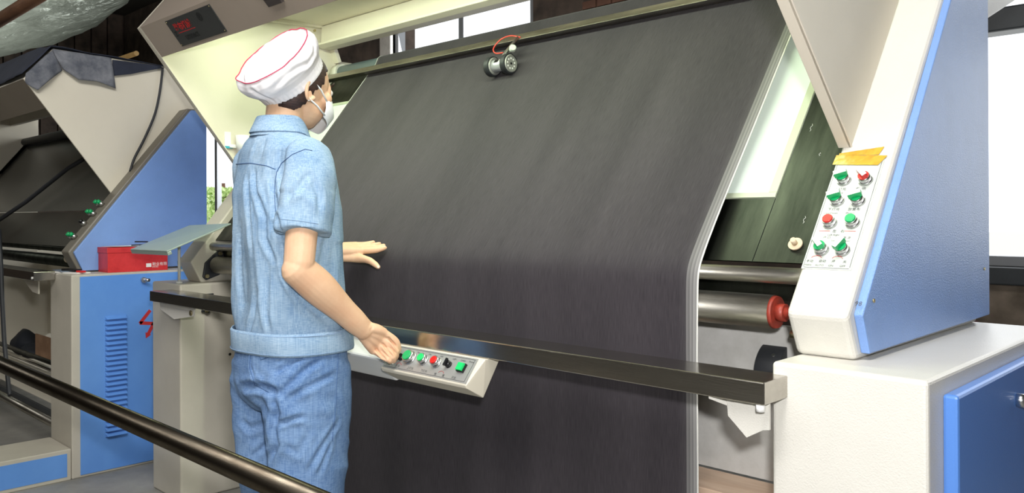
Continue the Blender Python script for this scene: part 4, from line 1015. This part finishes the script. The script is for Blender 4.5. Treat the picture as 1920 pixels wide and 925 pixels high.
# torso, pelvis, legs
tor = [(1.40, .06, .055, 1.135), (1.375, .13, .07, 1.138), (1.33, .155, .085, 1.142), (1.25, .155, .10, 1.146), (1.12, .145, .10, 1.15), (1.0, .14, .10, 1.152), (.9, .15, .108, 1.158), (.80, .155, .112, 1.16), (.74, .14, .10, 1.16)]
g.loft([ering((PX, y, z), a * .84, b * .84) for z, a, b, y in tor])
for s_, hx in ((1, -1.872), (-1, -2.042)):
    limb(g, [(hx, 1.158, .80), (hx, 1.17, .46), (hx, 1.15, .12)], [.075, .052, .036], 20)
shR, elR, wrR = Vector((-1.802, 1.125, 1.325)), Vector((-1.772, 1.068, 1.062)), Vector((-1.778, 1.268, .893))
limb(g, [shR + Vector((-.01, .0, -.02)), (-1.785, 1.094, 1.19), elR + Vector((0, .006, .012))], [.036, .0395, .037], 22)
limb(g, [elR, elR.lerp(wrR, .3) + Vector((0, -.002, .004)), elR.lerp(wrR, .75), wrR], [.035, .0375, .028, .0235], 22, flat=(0, 1, 1))
# right hand, closing on the toggle
mcp = [Vector((-1.756, 1.314, .885)), Vector((-1.765, 1.313, .867)), Vector((-1.774, 1.309, .850)), Vector((-1.785, 1.300, .834))]
pip = [Vector((-1.744, 1.343, .862)), Vector((-1.744, 1.340, .840)), Vector((-1.742, 1.332, .822)), Vector((-1.7475, 1.321, .812))]
dip = [Vector((-1.744, 1.354, .843)), Vector((-1.745, 1.348, .821)), Vector((-1.749, 1.342, .806)), Vector((-1.755, 1.334, .804))]
tip = [Vector((-1.748, 1.357, .828)), Vector((-1.752, 1.350, .810)), Vector((-1.760, 1.345, .804)), Vector((-1.763, 1.341, .805))]
back = Vector((-.45, -.45, .55)).normalized()
for i in range(4):
    limb(g, [mcp[i], pip[i], dip[i], tip[i]], [.0088, .0079, .0069, .0060] if i < 3 else [.0080, .0072, .0064, .0056], 14, sub=4)
    wr_i = wrR + (mcp[i] - wrR) * .12 + Vector((.004 - .004 * i, 0, .006 - .005 * i))
    limb(g, [wr_i, wr_i.lerp(mcp[i], .55) + Vector((.002, -.003, .003)), mcp[i]], [.0165, .0140, .0108], 14, sub=4)
limb(g, [wrR + Vector((.0, .012, -.012)), Vector((-1.786, 1.312, .868)), Vector((-1.782, 1.330, .850))], [.016, .016, .012], 14)   # palm
limb(g, [wrR + Vector((.004, .016, .004)), Vector((-1.768, 1.325, .872)), Vector((-1.760, 1.352, .852)), Vector((-1.754, 1.362, .834))], [.014, .0125, .0105, .0082], 14)  # thumb
# left arm and hand on the cloth
shL, elL, wrL = Vector((-2.095, 1.140, 1.325)), Vector((-2.215, 1.255, 1.085)), Vector((-2.279, 1.492, 1.070))
limb(g, [shL + Vector((.01, 0, -.02)), shL.lerp(elL, .5), elL], [.034, .038, .035], 20)
limb(g, [elL, elL.lerp(wrL, .35), elL.lerp(wrL, .8), wrL], [.035, .036, .027, .0235], 20)
def onw(px, py, off):
    r = ray(px, py); p0 = S(0, 0, off); return CAMP + r * (SN.dot(p0 - CAMP) / SN.dot(r))
m1, p1, d1, t1 = onw(682, 471, .034), onw(702, 470, .026), onw(714, 467.5, .019), onw(722, 465, .012)
sep = Vector((-.0195, .004, .006))
for i in range(4):
    s_ = sep * i; ln = (1, 1.06, .98, .82)[i]
    q = [m1 + s_, m1 + s_ + (p1 - m1) * ln, m1 + s_ + (d1 - m1) * ln, m1 + s_ + (t1 - m1) * ln]
    limb(g, q, [.0105, .0094, .0082, .0066], 14, sub=4)
    wi = wrL + s_ * .45 + Vector((.012, .004, 0))
    limb(g, [wi, wi.lerp(q[0], .5) + SN * .004, q[0]], [.017, .0145, .0115], 14, sub=4)
limb(g, [wrL + Vector((.014, .012, -.012)), onw(668, 484, .038), onw(690, 488, .030), onw(702, 495, .022), onw(709, 501, .014)], [.016, .0150, .0112, .0096, .0074], 14, sub=4)
body = fuse(g, 'body', SKIN, W, .0025, 2)
# nails
for c, d, nrm_ in ((t1 + SN * .0055, (t1 - d1), SN + Vector((.5, 0, 0))), (onw(709, 500.5, .0185), Vector((.3, .1, -.5)), SN + Vector((.8, -.2, 0)))):
    nrm_ = nrm_.normalized(); d = (d - nrm_ * d.dot(nrm_)).normalized(); e = nrm_.cross(d)
    rr = Matrix((d, e, nrm_)).transposed()
    G().sphere(c, .0062, .0046, .0012, 12, 6, R=rr).build('nail', mat('pale nail', (240, 206, 184), .3), body)
# eyes and brow, glimpsed past the cheek
for s_ in (-1, 1):
    G().sphere(H(.031 * s_, .083, -.006), .0115, .0105, .0105, 16, 10, R=HR).build('eye', mat('eye white', (236, 232, 226), .2), body)
    limb_g = G(); limb(limb_g, [H(.014 * s_, .098, .016), H(.032 * s_, .093, .022), H(.05 * s_, .080, .018)], [.0022, .0028, .0016], 8); limb_g.build('eyebrow', HAIR, body)
# small white ear stud
G().sphere(H(.078, -.012, -.060), .003, .003, .003, 10, 6).build('ear_stud', WHITE, body)

# ---- hair
g = G()
g.sphere(H(0, -.006, -.005), .0815, .098, .102, 60, 44, R=HR)
o = g.build('hair', HAIR, W)
me = o.data; bm = bmesh.new(); bm.from_mesh(me)
inv = HR.transposed(); org = wloc(W)
kill = []; CA0 = Vector((.11, -.73, .67)).normalized(); CC0 = Vector((-1.952, 1.166, 1.546)) + CA0 * .008
for v in bm.verts:
    q = inv @ (v.co + org - HC)
    # keep behind the hairline: above brow, behind ears, above nape
    dc = (v.co + org - CC0).dot(CA0)
    face = (q.y > .050 and q.z < .010) or dc < -.044 + .004 * math.sin(q.y * 160) or dc > .0
    if face: kill.append(v)
bmesh.ops.delete(bm, geom=kill, context='VERTS'); bm.to_mesh(me); bm.free()
so = o.modifiers.new('s', 'SOLIDIFY'); so.thickness = .008; so.offset = -1
ss = o.modifiers.new('b', 'SUBSURF'); ss.levels = 1; ss.render_levels = 2
g = G(); limb(g, [H(.0, -.085, -.045), H(0, -.092, -.062)], [.016, .012], 14); g.build('hair_knot', HAIR, W)

# ---- cap
def crease_(v): return math.exp(-(v / .06) ** 2)
ca = Vector((.11, -.73, .67)).normalized(); cx_ = ca.cross(Vector((1, 0, 0))).normalized(); cxx = cx_.cross(ca).normalized()
CC = Vector((-1.952, 1.166, 1.546)) + ca * .008
prof = [(-.012, .0955), (-.006, .0975), (.004, .0985), (.014, .101), (.022, .106), (.034, .1145), (.046, .1185), (.058, .1195), (.070, .1150), (.079, .107), (.085, .099), (.089, .088), (.092, .072), (.094, .05), (.094, .025), (.094, .004)]
prof = [(a_[0] + (b_[0] - a_[0]) * t / 3, a_[1] + (b_[1] - a_[1]) * t / 3) for a_, b_ in zip(prof, prof[1:]) for t in range(3)] + [prof[-1]]
n_ = 140; rings = []
for k, (s_, r) in enumerate(prof):
    ring = []
    for j in range(n_):
        t = 2 * PI * j / n_
        dd_ = cxx * math.cos(t) * .93 + cx_ * math.sin(t)
        f_ = 1.0
        p = CC + ca * s_ + dd_ * r
        amp = min(1, max(0, (s_ - .008) / .04)) * min(1, r / .1)
        wv = noise.noise(Vector((math.cos(t) * 1.6, math.sin(t) * 1.6, s_ * 9))) * .011 + .006 * ridge(noise.noise(Vector((math.cos(t) * 2.6 + 3, math.sin(t) * 2.6, s_ * 14 + 2)))) - .004
        p = p + (dd_ * .7 + ca * .5) * wv * amp
        if k > 27: p = p - ca * (.014 * abs(noise.noise(Vector((p.x * 11, p.y * 11, p.z * 11)))) + .004 * crease_(noise.noise(Vector((p.x * 9 + 4, p.y * 16, p.z * 7)))))
        if s_ < .012: p = p + dd_ * .0008 * math.sin(t * 46)
        ring.append(p)
    rings.append(ring)
g = G(); g.loft(rings, cap=False); g.f.append([len(g.v) - n_ + i for i in range(n_)]); g.m.append(0); g.sm.append(True)
capo = g.build('cap', CAPW, W, label='white puffy cap with a thin crimson piping seam'); CAPT = True
so = capo.modifiers.new('s', 'SOLIDIFY'); so.thickness = .002; so.offset = -1
capo.modifiers.new('b', 'SUBSURF').levels = 1
g = G(); ring = [p + ((p - CC) - ca * (p - CC).dot(ca)).normalized() * .0022 + ca * .001 for p in rings[27]]; ring.append(ring[0]); g.tube(ring, .0014, 6); g.build('cap_piping', PIPING, capo)
# fold creases on the crown as soft ridges
# ---- face mask
def mp(u, v):
    """u -1..1 across, v 0 top ..1 bottom"""
    w_ = abs(u); side = math.sin(w_ * PI / 2)
    x = .064 * math.sin(u * PI / 2) * (1 + .1 * math.sin(v * PI))
    top = -.016 + (-.024) * w_; bot = -.118 + .034 * w_
    z = top + (bot - top) * v
    y = .124 - .072 * w_ ** 1.5 - (.022 * abs(v - .52) * 2 * (1 - w_)) - .02 * max(0, v - .6) * (1 - w_)
    y += .0018 * noise.noise(Vector((u * 4, v * 5, 3)))
    return H(x, y, z)
g = G(); nu, nv = 24, 14
g.add([mp(-1 + 2 * i / nu, j / nv) for i in range(nu + 1) for j in range(nv + 1)], [(i * (nv + 1) + j, (i + 1) * (nv + 1) + j, (i + 1) * (nv + 1) + j + 1, i * (nv + 1) + j + 1) for i in range(nu) for j in range(nv)], 0, True)
mk = g.build('face_mask', MASKW, W); so = mk.modifiers.new('s', 'SOLIDIFY'); so.thickness = .0016
mk.modifiers.new('b', 'SUBSURF').levels = 1
for s_ in (-1, 1):
    for v_, e in ((.05, (s_ * .079, -.012, -.004)), (.88, (s_ * .078, -.022, -.052))):
        a = mp(.96 * s_, v_); b = H(*e); mdl = a.lerp(b, .5) + HR @ Vector((s_ * .006, 0, 0))
        G().tube([a, a.lerp(mdl, .6), mdl, mdl.lerp(b, .5), b], .0022, 6).build('mask_strap', MASKW, mk)

# ---- shirt
g = G()
sil = [(1.405, .078, .066, 1.128), (1.385, .118, .080, 1.130), (1.36, .150, .094, 1.136), (1.33, .163, .102, 1.141), (1.29, .167, .112, 1.144), (1.25, .168, .121, 1.146), (1.20, .168, .128, 1.150), (1.13, .168, .130, 1.151), (1.05, .170, .129, 1.152), (.98, .172, .132, 1.154), (.93, .172, .134, 1.157), (.895, .168, .132, 1.160), (.88, .166, .131, 1.162)]
g.loft([ering((PX, y, z), a * .975, b * .95, 36, p=2.3) for z, a, b, y in sil])
def sleeve(pts, rads): limb(g, pts, rads, 26, flat=(0, 1, 0), sub=6)
sleeve([(-1.815, 1.128, 1.335), (-1.795, 1.118, 1.28), (-1.785, 1.108, 1.20)], [.052, .058, .057])
# open cuff end: a short straight tube
def cuff(p0, p1, r0, r1):
    p0, p1 = Vector(p0), Vector(p1); d = (p1 - p0).normalized(); a = (Vector((0, 1, 0)) - d * d.y).normalized(); b = d.cross(a)
    g.loft([[p0.lerp(p1, t) + (a * math.cos(q) * 1.18 + b * math.sin(q)) * (r0 + (r1 - r0) * t) for q in [2 * PI * k / 26 for k in range(26)]] for t in (0, .5, 1)])
cuff((-1.787, 1.106, 1.23), (-1.779, 1.092, 1.150), .056, .057)
sleeve([(-2.090, 1.135, 1.335), (-2.112, 1.155, 1.28), (-2.130, 1.180, 1.22)], [.052, .056, .055])
cuff((-2.120, 1.165, 1.25), (-2.150, 1.195, 1.175), .054, .056)
def crease(v, w=.07): return math.exp(-(v / w) ** 2)
def shirt_disp(p, n):
    lo = min(1, max(0, (1.36 - p.z) / .2))
    q = N3(p, 13, 13, 2.6, 4); q2_ = N3(p, 26, 26, 5, 9); q3 = N3(p, 7, 7, 4, 2)
    dz = p.z * 5 + (p.x + 1.8) * 10
    sl_ = 0
    if p.x > -1.85 and p.z > 1.12: sl_ = .004 * ridge(noise.noise(Vector((p.y * 14 + p.z * 9, p.z * 8, 2))))
    kk = min(1, max(.0, (p.z - .895) / .07)) * (.35 if (p.x > -1.862 and p.z < 1.25) else 1)
    return kk * (.013 * ridge(q) - .008 + .003 * q2_ + .007 * q3) * (.35 + .65 * lo) + sl_ * .8
shirt = fuse(g, 'shirt', SHIRT, W, .0052, 3, shirt_disp)
# hem band, collar, cuffs
def band(name, rows, n=72, th=.0025, wob=.002, mt=SHIRT, parent=None, sc=9):
    rings = []
    for (z, a, b, y) in rows:
        r = ering((PX, y, z), a, b, n, p=2.3)
        rings.append([p + (p - Vector((PX, y, p.z))).normalized() * wob * noise.noise(Vector((p.x * sc, p.y * sc, p.z * 3))) for p in r])
    g = G(); g.loft(rings, cap=False); o = g.build(name, mt, parent); s2 = o.modifiers.new('s', 'SOLIDIFY'); s2.thickness = th; s2.offset = 1
    return o
hem = band('hem_band', [(.896, .170, .134, 1.160), (.890, .173, .137, 1.160), (.868, .174, .139, 1.163), (.845, .175, .139, 1.165), (.840, .174, .138, 1.165)], parent=shirt, wob=.006)
g = G()
for z in (.8915, .845): 
    r = ering((PX, 1.163, z), .1775, .1415, 72, p=2.3); r = [p + (p - Vector((PX, 1.163, p.z))).normalized() * .006 * noise.noise(Vector((p.x * 9, p.y * 9, p.z * 3))) for p in r]; r.append(r[0]); g.tube(r, .0008, 5)
g.build('hem_stitching', STITCH, shirt)
g = G()
cr = []
for z, a, b, y, dz_ in ((1.395, .080, .072, 1.128, .0), (1.415, .070, .064, 1.132, .0), (1.448, .061, .060, 1.136, .004), (1.452, .064, .063, 1.136, .004), (1.43, .070, .069, 1.133, 0), (1.405, .083, .078, 1.130, 0)):
    ring = []
    for k in range(56):
        t = 2 * PI * k / 56; p = Vector((PX + a * math.cos(t), y + b * math.sin(t), z))
        front = max(0, math.sin(t)); p.z -= front ** 2 * (z - 1.36) * .85; p.y += front * .012
        ring.append(p)
    cr.append(ring)
g.loft(cr, cap=False); col_ = g.build('collar', SHIRT, shirt); s2 = col_.modifiers.new('s', 'SOLIDIFY'); s2.thickness = .003
col_.modifiers.new('b', 'SUBSURF').levels = 1
# chest pocket flap and button tab seen in profile
pw = atY(622, 345, 1.262)
g = G(); g.loft([[atY(px, py, Y) for px, py, Y in ((609, 330, 1.262), (622, 337, 1.27), (617, 347, 1.262), (613, 341, 1.255))], [atY(px, py, Y) + Vector((-.05, .01, 0)) for px, py, Y in ((609, 330, 1.262), (622, 337, 1.27), (617, 347, 1.262), (613, 341, 1.255))]])
g.build('pocket_flap', SHIRT, shirt)
g = G(); g.tube([atY(px, py, 1.265) for px, py in ((618, 372), (626, 372), (632, 378), (635, 387), (632, 393))], .004, 8, rad=[.003, .0045, .0042, .004, .003]); g.build('pocket_tab', SHIRT, shirt)

# ---- trousers
g = G()
g.loft([ering((PX, y, z), a, b, 32, p=2.3) for z, a, b, y in ((.885, .158, .122, 1.162), (.86, .163, .127, 1.162), (.80, .170, .131, 1.160), (.75, .168, .130, 1.160), (.72, .160, .122, 1.16), (.69, .145, .10, 1.16))])
for hx, yy in ((-1.868, 1.158), (-2.046, 1.162)):
    g.loft([ering((hx + dx * (1 if hx > PX else -1), yy + dy, z), a, b, 28) for z, a, b, dx, dy in ((.80, .080, .118, 0, 0), (.72, .085, .121, 0, 0), (.62, .080, .112, 0, .0), (.5, .075, .10, .002, .0), (.40, .070, .088, .003, .004), (.25, .066, .080, .004, -.004), (.06, .070, .086, .005, -.012))])
def jean_disp(p, n):
    hz = max(0, 1 - abs(p.z - .72) / .12)
    fold = ridge(noise.noise(Vector((p.x * 6 + p.z * 4, p.y * 6, p.z * 13 + p.y * 12))))
    v = .004 * fold - .002 + .003 * N3(p, 16, 16, 5, 3) + .004 * N3(p, 7, 7, 7, 6)
    # folds radiating from under the seat
    if n.y < .2: v += hz * .003 * ridge(noise.noise(Vector((p.x * 4, 1, (p.z + (p.x + 1.95) * .7) * 22))))
    return v
tr_ = fuse(g, 'trousers', JEANS, W, .0055, 4, jean_disp)
# shoes
for hx in (-1.860, -2.055):
    g = G(); g.loft([ering((hx, 1.16 + dy, z), a, b, 20) for z, a, b, dy in ((0.0, .043, .118, .03), (.03, .045, .120, .03), (.05, .042, .105, .02), (.08, .038, .06, -.02), (.10, .034, .045, -.03))])
    g.build('shoe', mat('dark shoe', (40, 44, 60), .6), W, bevel=0)

# ---- folds pressed into the clothes along the lines the cloth falls
def carve(o, lines, parent_off):
    me = o.data
    tree = BVHTree.FromPolygons([tuple(v.co + parent_off) for v in me.vertices], [tuple(p.vertices) for p in me.polygons])
    segs = []
    for pix, depth, wd in lines:
        pts = []
        for (xa_, ya_), (xb_, yb_) in zip(pix, pix[1:]):
            for k in range(8):
                t = k / 8; hit = tree.ray_cast(CAMP, ray(xa_ + (xb_ - xa_) * t, ya_ + (yb_ - ya_) * t).normalized())
                if hit[0] is not None: pts.append(hit[0])
        n = len(pts)
        segs.append(([(p, min(1, min(q, n - 1 - q) / 4 + .25)) for q, p in enumerate(pts)], depth, wd))
    nn = [v.normal.copy() for v in me.vertices]; out = []
    al = [p for pts, _a, _b in segs for p, _t in pts]; mg = .05
    lo_ = Vector([min(p[k] for p in al) - mg for k in range(3)]); hi_ = Vector([max(p[k] for p in al) + mg for k in range(3)])
    for v, q in zip(me.vertices, nn):
        c = v.co + parent_off; d_ = 0
        if not (lo_.x < c.x < hi_.x and lo_.y < c.y < hi_.y and lo_.z < c.z < hi_.z):
            out.append(v.co.copy()); continue
        for pts, depth, wd in segs:
            best = 9; wt = 0
            for p, t in pts:
                e = (p - c).length_squared
                if e < best: best = e; wt = t
            if best < (wd * 4) ** 2:
                e = best / wd ** 2; d_ += -depth * wt * math.exp(-e) + depth * wt * .55 * math.exp(-(math.sqrt(e) - 2.0) ** 2)
        out.append(v.co + q * d_)
    for v, c in zip(me.vertices, out): v.co = c
OFFW = wloc(W)
carve(body, [(((729, 634), (738, 645), (747, 658)), .0055, .0028), (((718, 646), (727, 658), (737, 671)), .0055, .0028), (((705, 656), (714, 665), (724, 676)), .0055, .0028), (((700, 612), (694, 622)), .0012, .003)], OFFW)
carve(capo, [(((505, 93), (537, 87), (571, 78)), .005, .005), (((477, 111), (467, 137), (465, 152)), .005, .005), (((511, 168), (537, 142), (559, 127), (583, 116)), .005, .006), (((468, 168), (490, 180), (515, 190)), .004, .006), (((525, 60), (500, 90), (492, 120)), .004, .006), (((575, 125), (590, 100), (588, 75)), .003, .005)], OFFW)
carve(tr_, [(((449, 727), (475, 724), (505, 730), (524, 739)), .012, .009), (((509, 745), (519, 774), (512, 808), (517, 834), (505, 867)), .010, .009),
            (((527, 737), (561, 704), (579, 689), (605, 674)), .007, .007), (((512, 707), (553, 674), (576, 655)), .007, .007), (((520, 795), (553, 785), (572, 782)), .006, .006),
            (((635, 789), (598, 849), (576, 890)), .006, .007), (((624, 819), (605, 870), (596, 893)), .005, .006), (((453, 789), (468, 804), (501, 793)), .007, .008),
            (((475, 856), (512, 823)), .006, .007), (((471, 655), (470, 689), (479, 711), (497, 724)), .004, .004), (((545, 745), (600, 715), (632, 700)), .005, .007), (((530, 835), (560, 850), (585, 800)), .003, .008)], OFFW)
carve(shirt, [(((464, 327), (465, 366), (469, 428), (473, 480)), .006, .007), (((477, 320), (480, 363), (495, 405), (496, 447), (517, 496)), .008, .007),
              (((511, 330), (517, 389), (524, 440), (537, 512), (560, 560)), .008, .007), (((482, 545), (475, 592), (464, 630)), .006, .008), (((530, 509), (571, 569), (617, 606)), .006, .007),
              (((579, 324), (559, 356), (532, 374)), .005, .007), (((584, 330), (598, 366), (600, 410)), .006, .007), (((482, 272), (469, 298)), .004, .005), (((497, 265), (487, 301)), .004, .005),
              (((530, 275), (519, 301)), .004, .006), (((452, 420), (450, 500), (455, 580)), .005, .008), (((500, 520), (497, 580), (505, 630)), .005, .007), (((612, 440), (600, 500), (606, 560)), .005, .008), (((545, 345), (540, 395)), .004, .007)], OFFW)
# ---- seams laid on the clothes
dgs = bpy.context.evaluated_depsgraph_get()
def bvh_of(o):
    me = o.data; off = wloc(W)
    return BVHTree.FromPolygons([tuple(v.co + off) for v in me.vertices], [tuple(p.vertices) for p in me.polygons])
bs = bvh_of(shirt); bj = bvh_of(tr_)
def seam(bvh, pix, parent, name, m, r=.0009, n=26, lift=.0006, double=0):
    P = [Vector((x, y, 0)) for x, y in pix]; g = G(); ok = []
    for i in range(len(P) - 1):
        for k in range(n):
            q = P[i].lerp(P[i + 1], k / n); d = ray(q.x, q.y).normalized()
            hit = bvh.ray_cast(CAMP, d)
            if hit[0] is not None: ok.append(hit[0] + hit[1] * lift)
    ok2 = [ok[0]] if ok else []
    for p in ok[1:]:
        if (p - ok2[-1]).length < .03: ok2.append(p)
    if len(ok2) > 2:
        g.tube(ok2, r, 5)
        return g.build(name, m, parent)
for pix in (((443, 308), (470, 306), (500, 311), (517, 318)), ((443, 313), (470, 311), (500, 316), (516, 323))): seam(bs, pix, shirt, 'yoke_seam', STITCHD, r=.0011)
seam(bs, ((519, 322), (528, 306), (548, 290), (572, 280), (586, 283)), shirt, 'armhole_seam', STITCHD, r=.0011)
seam(bs, ((519, 322), (514, 360), (517, 400), (522, 425)), shirt, 'armhole_seam', STITCHD, r=.0009)
seam(bs, ((526, 411), (560, 414), (598, 420)), shirt, 'cuff_seam', STITCH, r=.0009)
for pix in (((487, 668), (525, 656)), ((489, 675), (525, 664)), ((487, 667), (489, 676)), ((525, 655), (526, 665)), ((528, 657), (565, 653))): seam(bj, pix, tr_, 'pocket_welt', STITCHD, r=.0011)
seam(bj, ((633, 655), (634, 680), (631, 720), (630, 760), (622, 830)), tr_, 'side_seam', STITCHD)
seam(bj, ((470, 655), (468, 690), (478, 722), (505, 737)), tr_, 'seat_seam', STITCHD)
